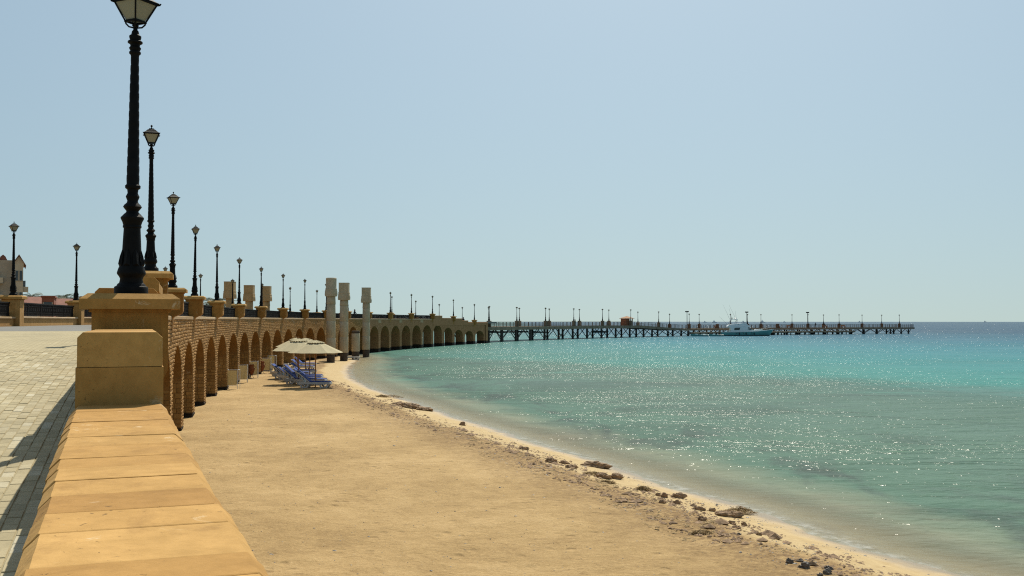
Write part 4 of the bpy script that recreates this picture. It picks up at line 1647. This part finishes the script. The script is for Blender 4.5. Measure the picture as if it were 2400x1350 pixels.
rock(1845, 1315, 19, 12, 'leftmost of the glossy black stones at the bottom', 'dark_rock', 27, .6, R_(-30))
rock(1870, 1312, 14, 8, 'small black stone behind the pair at the bottom', 'dark_rock', 28)
rock(1882, 1325, 27, 13, 'largest of the glossy black stones at the bottom', 'dark_rock', 29, .6, R_(-15))
rock(1932, 1341, 20, 13, 'lowest black stone near the bottom edge', 'dark_rock', 30)
rock(1917, 1345, 14, 7, 'black stone left of the lowest one', 'dark_rock', 31)
rock(1936, 1328, 18, 7, 'slim black stone above the lowest one', 'dark_rock', 32, .4, R_(-25))
rock(1728, 1252.5, 9, 6, 'tiny black stone at the edge of the brown sand', 'dark_rock', 33)

def weed_clump(px, py, w, h, label, seed):
    z = .2
    for _ in range(3):
        g = G(px, py, z)
        z = ground_z(g.x, g.y)
    sc = g.y / 2400.0
    rd = random.Random(seed)
    W, H = w * sc / 2, h * sc
    m = MB()
    for i in range(260):
        a_, r_ = rd.uniform(0, 6.28), math.sqrt(rd.random())
        x, y = W * r_ * math.cos(a_), W * .5 * r_ * math.sin(a_)
        zz = H * .75 * (1 - r_ ** 1.5) * rd.uniform(.5, 1.0)
        d = Vector((rd.uniform(-1, 1), rd.uniform(-1, 1), rd.uniform(-.35, .35))).normalized() * rd.uniform(.04, .12)
        p = Vector((x, y, zz))
        m.tube([p - d, p + Vector((0, 0, rd.uniform(0, .03))), p + d], [.003, .006, .002], 3)
    o = part('seaweed_clump', m, 'weed', None, loc=(g.x, g.y, z))
    tag(o, label, 'seaweed', 'heaps of dried seaweed')
weed_clump(1727, 1199, 78, 20, 'big pale heap of dried seaweed by the large reddish rock', 1)
weed_clump(1505, 1147, 36, 14, 'tuft of dried seaweed up from the reddish slab', 2)
weed_clump(915, 931, 60, 10, 'brown seaweed heap at the water below the loungers', 3)
weed_clump(895, 930, 30, 8, 'small dark seaweed tuft left of the brown heap', 4)
weed_clump(952, 950, 70, 10, 'tangled seaweed over the dark rock clump', 5)
weed_clump(1385, 1112, 60, 9, 'thin seaweed mat behind the low brown rock', 6)
weed_clump(1420, 1131, 36, 7, 'grey seaweed strip inland of the dark lumpy rock', 7)
weed_clump(1640, 1248, 50, 8, 'seaweed strip along the inland wrack line', 8)

def scatter(name, label, n, dmin, dmax, size, mat, seed, ymin=14, ymax=75, clump=True, flat=.5):
    """loose bits along the tide line, joined: nobody could count them"""
    rd = np.random.default_rng(seed)
    y = ymin * (ymax / ymin) ** rd.random(n * 4)
    x = rd.uniform(-16, 12, n * 4)
    out = 0
    m = MB()
    X = np.interp(y, SH[3:20, 1], SH[3:20, 0]) - rd.uniform(dmin, dmax, n * 4) * 1.18
    dens = vnoise(X, y, .8, seed) * vnoise(X, y, 2.3, seed + 1)
    keep = dens > (.23 if clump else .0)
    X, y = X[keep][:n], y[keep][:n]
    Z = terrain_h(X, y)
    bs = [(0, 0, 1), (.9, 0, .2), (.2, .8, .25), (-.8, .3, .3), (-.4, -.8, .15), (.5, -.7, .2), (0, 0, -.6)]
    for xx, yy, zz in zip(X, y, Z):
        s = size * math.exp(rd.normal(0, .5))
        an = rd.uniform(0, 6.28)
        ca, sa = math.cos(an), math.sin(an)
        st = rd.uniform(.5, 1.6)
        vs = []
        for (a_, b_, c_) in bs:
            a2, b2 = a_ * s * st * rd.uniform(.7, 1.2), b_ * s * rd.uniform(.7, 1.2)
            vs.append((xx + a2 * ca - b2 * sa, yy + a2 * sa + b2 * ca, zz + c_ * s * flat))
        m.add(vs, [(0, 1, 2), (0, 2, 3), (0, 3, 4), (0, 4, 5), (0, 5, 1), (6, 2, 1), (6, 3, 2), (6, 4, 3), (6, 5, 4), (6, 1, 5)])
    o = part(name, m, mat, None)
    tag(o, label, kind='stuff')
scatter('shore_pebbles', 'scattered brown pebbles and coral bits along the tide line', 3600, 1.1, 3.2, .026, 'rock', 21)
scatter('shore_gravel', 'fine dark gravel strewn over the pale beach face', 3200, .35, 3.4, .012, 'dark_rock', 22, 14, 45)
scatter('shore_rubble', 'ragged band of brown coral rubble along the top of the beach face', 520, 1.5, 3.1, .060, 'rock', 25, 14, 75, True, .55)
scatter('wrack', 'flat brown scraps of dried seaweed along the wrack line', 4200, 1.7, 3.5, .024, 'weed', 23, flat=.4)
scatter('sand_litter', 'tiny dark specks and twigs over the brown sand', 2600, 3.2, 14, .011, 'dark_rock', 24, 12, 60, False, .5)

# ------------------------------------------------------------------ boats
def lofted(sections, mat, name, parent, close_top=True):
    """sections: list of (x, [(y,z),...]) port half outlines mirrored"""
    m = MB()
    vs, fs = [], []
    n = len(sections[0][1])
    for x, pts in sections:
        full = [(y, z) for y, z in pts] + [(-y, z) for y, z in reversed(pts)]
        vs += [(x + dx, y, z) for (y, z), dx in zip(full, [0] * len(full))]
    N = 2 * n
    for i in range(len(sections) - 1):
        for k in range(N - 1):
            fs.append((i * N + k, i * N + k + 1, (i + 1) * N + k + 1, (i + 1) * N + k))
        if close_top:
            fs.append((i * N + N - 1, i * N, (i + 1) * N, (i + 1) * N + N - 1))
    fs.append(tuple(range(N - 1, -1, -1)))
    fs.append(tuple(range((len(sections) - 1) * N, len(sections) * N)))
    m.add(vs, fs)
    return part(name, m, mat, parent, True, 40)
bo = empty('motor_yacht', (70.6, 309.0, 0), R_(-3))
tag(bo, 'white sport-fishing boat with teal water reflection coloured into its hull, moored at the outer pier', 'boat')
# sheer runs from z=1.35 aft to 1.95 at the bow; sections are (beam top, beam chine)
secs = []
for x, bt, bc, zs in ((-7.6, 2.1, 1.9, 1.15), (-4, 2.3, 2.05, 1.15), (0, 2.35, 2.05, 1.25), (3, 2.1, 1.6, 1.42), (5.4, 1.5, .85, 1.62), (7.0, .75, .25, 1.80), (8.1, .08, .02, 1.95)):
    rake = 0
    secs.append((x, [(bt, zs), (bt * .97, zs - .25), ((bt + bc) / 2, .5), (bc, .22)]))
hs = [(x, pts) for x, pts in secs]
# stem rakes aft towards the water
m = MB(); vs, fs = [], []
for x, pts in hs:
    for sgn in (1, -1):
        for (y, z) in pts:
            xr = x - max(0, x - 3.0) * (1 - z / 1.9) * .24
            vs.append((xr, sgn * y, z))
for i in range(len(hs) - 1):
    for sgn in (0, 4):
        for k in range(3):
            a_ = i * 8 + sgn + k
            fs.append((a_, a_ + 1, a_ + 9, a_ + 8))
    fs.append((i * 8, i * 8 + 4, i * 8 + 12, i * 8 + 8))
fs.append((0, 1, 2, 3, 7, 6, 5, 4))
m.add(vs, fs)
hull = part('hull', m, 'gel_reflection_teal', bo, True, 35)  # teal colour stands for water light reflected on a white hull
m = MB(); vs, fs = [], []
for x, pts in hs:
    bc = pts[3][0]
    xr = x - max(0, x - 3.0) * (1 - .2 / 1.9) * .24
    vs += [(xr, bc * 1.0 + .005, .24), (xr - .05, bc * .96, -.35), (xr - .05, -bc * .96, -.35), (xr, -bc - .005, .24)]
for i in range(len(hs) - 1):
    for k in range(3):
        a_ = i * 4 + k
        fs.append((a_, a_ + 1, a_ + 5, a_ + 4))
fs += [(0, 1, 2, 3)]
m.add(vs, fs)
part('boot_stripe', m, 'boot', bo)
for yy in (-1, 1):
    m = MB()
    m.tube([(x - max(0, x - 3.0) * (1 - pts[0][1] / 1.9) * .24, yy * (pts[0][0] + .03), pts[0][1]) for x, pts in hs], .07, 6)
    part('rub_rail', m, 'gel_white', bo)
# deckhouse and flybridge, seen in side profile
m = MB()
m.prism([(-4.9, 1.2), (-4.7, 2.35), (-5.6, 2.75), (-5.4, 3.05), (-.6, 3.05), (.6, 2.35), (1.9, 1.75), (3.4, 1.62), (3.9, 1.45), (3.9, 1.3), (-4.9, 1.15)], -1.75, 1.75, 'y')
house = part('deckhouse', m, 'gel_white', bo)
m = MB()
m.prism([(-5.8, 2.85), (-5.3, 3.35), (-3.4, 3.6), (-1.2, 3.85), (-.2, 3.75), (1.0, 2.75), (.2, 2.6), (-5.0, 2.7)], -1.5, 1.5, 'y')
part('flybridge', m, 'gel_white', bo)
for s in (-1, 1):
    m = MB(); m.prism([(-3.9, 1.75), (-3.7, 2.45), (-2.0, 2.5), (-2.3, 1.75)], s * 1.76 - .01, s * 1.76 + .01, 'y')
    part('side_window', m, 'glass_dark', house)
    m = MB(); m.prism([(.0, 2.05), (.5, 2.3), (1.6, 1.82), (.9, 1.8)], s * 1.765 - .01, s * 1.765 + .01, 'y')
    part('side_window', m, 'glass_dark', house)
m = MB(); m.add([(.66, -1.4, 2.40), (.66, 1.4, 2.40), (1.86, 1.4, 1.82), (1.86, -1.4, 1.82)], [(0, 1, 2, 3)])
part('windscreen', m, 'glass_dark', house)
m = MB(); m.prism([(2.4, 1.62), (2.7, 2.0), (4.6, 2.05), (5.0, 1.6)], -.9, .9, 'y')
part('foredeck_tender', m, 'gel_white', bo)
for x in (-5.2, -3.4):
    for s in (-1, 1):
        part('tower_leg', MB().tube([(x, s * 1.4, 3.2), (x + .7, s * .9, 4.9)], .05, 6), 'steel', bo)
part('tower_top', MB().box(-4.6, -2.6, -.95, .95, 4.88, 4.98), 'gel_white', bo)
part('radar', MB().lathe([(.05, 4.99), (.35, 5.05), (.38, 5.3), (.2, 5.42), (.02, 5.45)], 12, -3.2, 0), 'gel_white', bo, True, 40)
part('antenna_mount', MB().box(-4.35, -4.1, -.15, .15, 4.98, 5.5), 'iron', bo)
for (a0, b0) in (((-3.8, 1.5, 3.1), (-6.6, 2.4, 9.7)), ((-2.4, -1.5, 3.2), (-5.4, -2.2, 9.3)), ((-4.2, .2, 5.2), (-5.0, .3, 8.2)), ((-2.9, 0, 5.2), (-3.2, 0, 7.6)), ((-5.6, -1, 3.3), (-8.2, -1.6, 5.8))):
    part('rod', MB().tube([a0, b0], [.035, .012], 5), 'steel', bo)
part('bow_rail', MB().tube([(3.6, 1.7, 2.0), (5.6, 1.3, 2.25), (7.4, .4, 2.5), (7.4, -.4, 2.5), (5.6, -1.3, 2.25), (3.6, -1.7, 2.0)], .03, 5), 'steel', bo)
for x in (-3.2, -1.2, 1.2):
    part('porthole', MB().box(x - .2, x + .2, -2.36, -2.30, .8, .98), 'glass_dark', bo)
    part('fender', MB().lathe([(.02, .35), (.13, .45), (.13, .95), (.02, 1.05)], 8, x + .8, -2.45), 'boot', bo)

def small_boat(x, y, L, rz, label, mat='gel_white', group=None, cabin=False, name='small_boat', cat='boat'):
    o = empty(name, (x, y, 0), rz)
    tag(o, label, cat, group)
    m = MB(); vs, fs = [], []
    ss = [(-.5, .17, .14), (-.2, .19, .14), (.2, .17, .17), (.42, .08, .2), (.5, .005, .23)]
    for (u, b, h) in ss:
        vs += [(u * L, b * L, h * L * .62), (u * L * .96, b * L * .7, -.1), (u * L * .96, -b * L * .7, -.1), (u * L, -b * L, h * L * .62), (u * L * .96, -b * L * .8, h * L * .45), (u * L * .96, b * L * .8, h * L * .45)]
    for i in range(len(ss) - 1):
        for k in range(6):
            fs.append((i * 6 + k, i * 6 + (k + 1) % 6, (i + 1) * 6 + (k + 1) % 6, (i + 1) * 6 + k))
    fs += [(0, 1, 2, 3, 4, 5)]
    m.add(vs, fs)
    part('hull', m, mat, o, True, 35)
    if cabin:
        part('cabin', MB().prism([(-.25 * L, .08 * L), (-.22 * L, .26 * L), (.08 * L, .26 * L), (.2 * L, .1 * L)], -.1 * L, .1 * L, 'y'), 'gel_white', o)
        part('bridge', MB().box(-.16 * L, .02 * L, -.08 * L, .08 * L, .261 * L, .36 * L), 'gel_white', o)
        part('mast', MB().tube([(-.05 * L, 0, .36 * L), (-.05 * L, 0, .62 * L)], .05, 5), 'steel', o)
    else:
        for u in (-.22, .08):
            part('thwart', MB().box(u * L - .12, u * L + .12, -.14 * L, .14 * L, .068 * L, .078 * L), 'brown', o)
    return o
small_boat(55.0, 300.5, 5.2, R_(165), 'left one of two teal dinghies moored before the pier', 'gel_reflection_teal', 'dinghies moored before the pier')
small_boat(59.8, 301.5, 5.0, R_(170), 'right one of two teal dinghies, just behind the big boat', 'gel_reflection_teal', 'dinghies moored before the pier')
for q, px in enumerate((1163, 1193, 1217, 1265, 1405)):
    Y = 385 + 6 * (q % 3)
    small_boat((px - 1200) / 2400 * Y, Y, 5.5 if q % 2 else 7.0, R_(180 + 8 * q), '%s small dark boat from the arcade seen through the pier piles' % ORD[q], 'boot', 'small boats moored behind the pier')
for px, Y, L, lab in ((1674, 2300, 13, 'pale boat on the horizon to the left of the big boat'), (1742, 2200, 11, 'faint boat on the horizon right behind the big boat'), (1652, 2500, 10, 'tiny boat on the horizon left of the pale one'),
                      (1787, 2400, 14, 'faint low boat on the horizon right of the second floodlight'), (1838, 2600, 9, 'tiny boat on the horizon above the outer pier'), (2014, 2700, 10, 'lone tiny boat on the horizon above the pier end'), (2308, 3000, 11, 'faint long boat on the open horizon at far right')):
    small_boat((px - 1200) / 2400 * Y, Y, L, R_(8), lab, 'gel_white', 'boats on the horizon', True)

# ------------------------------------------------------------------ people
def person(loc, rz, label, lean=0.0, arm=0.0, top='cloth_dark', legs='cloth_dark'):
    o = empty('person', loc, rz)
    tag(o, label, 'person', None)
    me = bpy.data.meshes.new('body')
    J = {'pel': (0, 0, .95, .13), 'chest': (lean * .5, 0, 1.3, .15), 'neck': (lean * .8, 0, 1.47, .06), 'head': (lean, 0, 1.62, .095), 'crown': (lean, 0, 1.70, .075)}
    for s, n_ in ((-1, 'l'), (1, 'r')):
        J['hip' + n_] = (0, s * .1, .9, .095)
        J['knee' + n_] = (.03 * s, s * .11, .5, .065)
        J['ank' + n_] = (.02 * s - .02, s * .12, .08, .045)
        J['toe' + n_] = (.02 * s + .14, s * .13, .04, .04)
        J['sh' + n_] = (lean * .6, s * .19, 1.4, .06)
        J['elb' + n_] = (lean * .6 + .05 + arm * .2, s * .25, 1.12, .042)
        J['wri' + n_] = (lean * .6 + .15 + arm * .35, s * .2, .9 + arm * .2, .032)
        J['han' + n_] = (lean * .6 + .2 + arm * .4, s * .19, .84 + arm * .22, .036)
    names = list(J)
    E = [('pel', 'chest'), ('chest', 'neck'), ('neck', 'head'), ('head', 'crown')]
    for n_ in 'lr':
        E += [('pel', 'hip' + n_), ('hip' + n_, 'knee' + n_), ('knee' + n_, 'ank' + n_), ('ank' + n_, 'toe' + n_), ('chest', 'sh' + n_), ('sh' + n_, 'elb' + n_), ('elb' + n_, 'wri' + n_), ('wri' + n_, 'han' + n_)]
    me.from_pydata([J[n_][:3] for n_ in names], [(names.index(a_), names.index(b_)) for a_, b_ in E], [])
    b = link('body', me, o)
    sk = b.modifiers.new('skin', 'SKIN')
    for i, n_ in enumerate(names):
        me.skin_vertices[0].data[i].radius = (J[n_][3], J[n_][3])
    me.skin_vertices[0].data[names.index('pel')].use_root = True
    b.modifiers.new('sub', 'SUBSURF').levels = 1
    b.modifiers['sub'].render_levels = 1
    me.materials.append(M[top])
    part('head', MB().lathe([(.03, 1.46), (.07, 1.50), (.088, 1.58), (.09, 1.63), (.06, 1.68), (.02, 1.70)], 12, lean + .012, 0), 'skin', o, True, 60)
    part('hair', MB().lathe([(.095, 1.60), (.104, 1.65), (.09, 1.71), (.05, 1.745), (.01, 1.752)], 12, lean - .012, 0), 'iron', o, True, 60)
    return o
pb = pp(4.15, 1.2, 3.2)
person(pb, R_(200), 'person in dark clothes leaning at the pier railing left of the kiosk', .12, 1.0)
q1 = P(RA + .9, th_at_y(138.5), DECK + .02)
person(q1, R_(-20), 'person standing at the promenade railing between the beach columns', .05, .6)
q2 = P(RA + .9, th_at_y(133.0), DECK + .02)
person(q2, R_(-25), 'person partly hidden behind the square-capital column, at the railing', .05, .8)
q3 = P(RA + 1.2, tk(15.75), 3.55)
person(q3, R_(-40), 'person whose head shows above the stepped wall by the last lamp', .02, .2)
for t, lab in ((12.35, 'left one of the figures standing on the outer pier'), (12.62, 'right one of the figures standing on the outer pier')):
    person(pp(t, 2.0, pdz(t)), R_(-80), lab, .03, .3)

# wooden benches on the outer pier
m = MB(); m.box(-.9, .9, -.25, .25, .42, .47); bseat = m.mesh('seat', 'kioskroof')
m = MB(); m.box(-.9, .9, .23, .28, .48, .92); bback = m.mesh('backrest', 'kioskroof')
m = MB(); m.box(-.05, .05, -.22, .22, 0, .419); bleg = m.mesh('leg', 'kiosk')
for q, t in enumerate((9.4, 11.4, 11.75, 12.9, 13.5)):
    d = pier_dir(t)
    o = empty('pier_bench', pp(t, 5.5, pdz(t)), math.atan2(d.y, d.x))
    tag(o, '%s wooden bench on the outer pier counting from the kiosk side' % ORD[q], 'bench', 'wooden benches on the outer pier')
    link('seat', bseat, o); link('backrest', bback, o)
    for x in (-.75, .75):
        link('leg', bleg, o, (x, 0, 0))

# ------------------------------------------------------------------ houses and palms on the land
def house_box(parent, x0, x1, y0, y1, z0, z1, mat, name='wall'):
    return part(name, MB().box(x0, x1, y0, y1, z0, z1), mat, parent)
def window(parent, x, z, w, h, y, arched=False):
    m = MB()
    if arched:
        pts = [(x - w / 2, z), (x + w / 2, z)] + [(x + w / 2 * math.cos(math.pi * i / 8), z + h - w / 2 + w / 2 * math.sin(math.pi * i / 8)) for i in range(9)]
        m.prism(pts, y - .05, y + .04, 'y')
    else:
        m.box(x - w / 2, x + w / 2, y - .05, y + .04, z, z + h)
    wv = part('window', m, 'glass_dark', parent)
    m = MB()
    m.box(x - w / 2 - .12, x - w / 2, y - .08, y + .03, z, z + h); m.box(x + w / 2, x + w / 2 + .12, y - .08, y + .03, z, z + h)
    m.box(x - w / 2 - .12, x + w / 2 + .12, y - .10, y + .03, z - .14, z)
    part('frame', m, 'bwall2', wv)
S = 200 / 2400.0          # metres per photo pixel at the block's distance
bx = empty('apartment_block', (-97.5, 200, .25), R_(26))
tag(bx, 'grey-beige apartment block with red gables and balconies at the left edge', 'building')
house_box(bx, -14, .2, 1.2, 14, 0, 16.2, 'bwall2')
house_box(bx, .201, 1.75, 0, 12, 0, 15.2, 'bwall')
m = MB(); m.prism([(.05, 15.201), (1.9, 15.201), (1.9, 15.6), (.98, 17.0), (.05, 15.6)], 0, 12, 'y')
gab = part('gable', m, 'bwall', bx)
for s, x0, x1 in ((-1, -.15, .98), (1, .98, 2.25)):
    m = MB()
    z0 = 15.4 if s < 0 else 15.0
    m.add([(x0, -.4, z0 if s < 0 else 17.15), (x1, -.4, 17.15 if s < 0 else z0), (x1, 12.2, 17.15 if s < 0 else z0), (x0, 12.2, z0 if s < 0 else 17.15)] + [(x0, -.4, (z0 if s < 0 else 17.15) + .18), (x1, -.4, (17.15 if s < 0 else z0) + .18), (x1, 12.2, (17.15 if s < 0 else z0) + .18), (x0, 12.2, (z0 if s < 0 else 17.15) + .18)],
          [(0, 1, 2, 3), (4, 5, 6, 7), (0, 1, 5, 4), (1, 2, 6, 5), (2, 3, 7, 6), (3, 0, 4, 7)])
    part('roof_slope', m, 'redroof', bx)
m = MB(); m.prism([(-2.6, 16.2), (-1.1, 16.2), (-1.4, 16.9), (-1.85, 17.3), (-2.3, 16.9)], 1.4, 5, 'y')
part('roof_turret', m, 'redroof', bx)
part('parapet_cap', MB().box(-14, -2.7, 1.0, 5, 16.201, 16.9), 'bwall', bx)
for z in (12.2, 9.0 - .6, 5.6, 2.4):
    for x in (.6, 1.35):
        window(bx, x, z, .45, 1.9 if z > 10 else 1.5, -.002, z == 8.4)
for zf in (13.2, 9.9, 6.6, 3.3):
    for x in (-12.5, -9.2, -5.9, -3.1):
        window(bx, x, zf - 1.2, 1.2, 1.9, 1.198)
        b_ = part('balcony', MB().box(x - 1.3, x + 1.3, .1, 1.195, zf - 1.5, zf - .45), 'bwall' if x > -6 else 'bwall2', bx)
        part('balcony_floor', MB().box(x - 1.34, x + 1.34, .05, 1.19, zf - 1.62, zf - 1.505), 'bwall2', b_)
for zf in (11.0, 7.3, 4.4):
    b_ = part('balcony', MB().box(1.76, 2.7, .5, 3.2, zf - 1.0, zf), 'bwall', bx)
    part('balcony_opening', MB().box(1.761, 2.2, .6, 3.1, zf + .01, zf + 1.2), 'glass_dark', b_)

def low_house(px0, px1, ytop, Y, wall, roof, label, pitch=1.2, depth=9, chim=False):
    x0, x1 = (px0 - 1200) / 2400 * Y, (px1 - 1200) / 2400 * Y
    zt = EYE - (ytop - 751.4) / 2400 * Y - .25
    w = x1 - x0
    o = empty('low_house', ((x0 + x1) / 2, Y, .25), math.atan2(-(x0 + x1) / 2, Y) * .9)
    tag(o, label, 'house', 'low houses behind the landward railing')
    wl = part('wall', MB().box(-w / 2, w / 2, 0, depth, 0, zt - pitch), wall, o)
    if pitch > .3:
        m = MB(); m.prism([(-.5, zt - pitch), (depth + .5, zt - pitch), (depth / 2, zt)], -w / 2 - .3, w / 2 + .3, 'x')
    else:
        m = MB(); m.box(-w / 2 - .15, w / 2 + .15, -.15, depth + .15, zt - pitch + .002, zt)
    part('roof', m, roof, o)
    nwin = max(1, int(w / 3))
    for i in range(nwin):
        x = -w / 2 + w * (i + .5) / nwin
        window(o, x, zt - pitch - 2.2, 1.1, 1.5, -.004)
low_house(56, 100, 694, 165, 'tanwall', 'redroof', 'pink-roofed house beside the apartment block behind the railing', 1.3)
low_house(99, 125, 693, 150, 'redwall', 'redwall', 'dark red flat-topped block behind the railing', .25)
low_house(124, 168, 698.5, 170, 'tanwall', 'redroof', 'low tan house with pale pink roof left of the second lamp', 1.4)
low_house(166, 194, 699, 175, 'tanwall', 'tanwall', 'plain tan house just behind the second lamp', .25)
low_house(190, 235, 694.5, 168, 'redwall', 'tanwall', 'brown flat house half hidden by the nearest pillar cap', .25)

def palm(px, ytop, Y, label, seed):
    rd = random.Random(seed)
    x = (px - 1200) / 2400 * Y
    top = EYE - (ytop - 751.4) / 2400 * Y
    o = empty('palm_tree', (x, Y, .25))
    tag(o, label, 'palm tree', 'palm trees behind the promenade')
    H = top - .25 - 1.0
    part('trunk', MB().tube([(0, 0, -.2), (.1, .05, H * .4), (.05, .1, H * .8), (0, 0, H)], [.3, .24, .2, .22], 8), 'bark', o)
    m = MB()
    for i in range(34):
        a_ = rd.uniform(0, 6.28)
        el = rd.uniform(-.5, 1.3)
        L = rd.uniform(1.9, 2.9)
        pts = []
        for k in range(8):
            u = k / 7
            e2 = el - 1.3 * u * u
            r_ = L * u * math.cos(el - .6 * u)
            z_ = L * u * math.sin(el) - 1.1 * u * u * L * .5
            pts.append(Vector((r_ * math.cos(a_), r_ * math.sin(a_), H + z_)))
        sd = Vector((-math.sin(a_), math.cos(a_), 0))
        for k in range(1, 8):
            p, d = pts[k], (pts[k] - pts[k - 1])
            for s in (-1, 1):
                for w_ in (0, .5):
                    b = p - d * w_
                    tip = b + sd * s * .45 * (1 - .5 * k / 8) + d * .7 + Vector((0, 0, -.22))
                    m.add([b - d * .12, b + d * .12, tip], [(0, 1, 2)])
        m.tube(pts, .025, 4)
    part('crown', m, 'palm', o)
for px, yt, Y, lab in ((72, 687, 185, 'palm beside the apartment block'), (145, 691, 190, 'palm crown left of the second landward lamp'), (162, 693, 188, 'palm crown touching the second landward lamp'), (108, 694, 200, 'low palm behind the dark red block'),
                       (486, 707, 150, 'left palm between the lamps near the three columns'), (505, 697, 148, 'tall middle palm between the lamps near the three columns'), (518, 701, 155, 'right palm close to the leftmost of the three columns')):
    palm(px, yt, Y, lab, int(px))
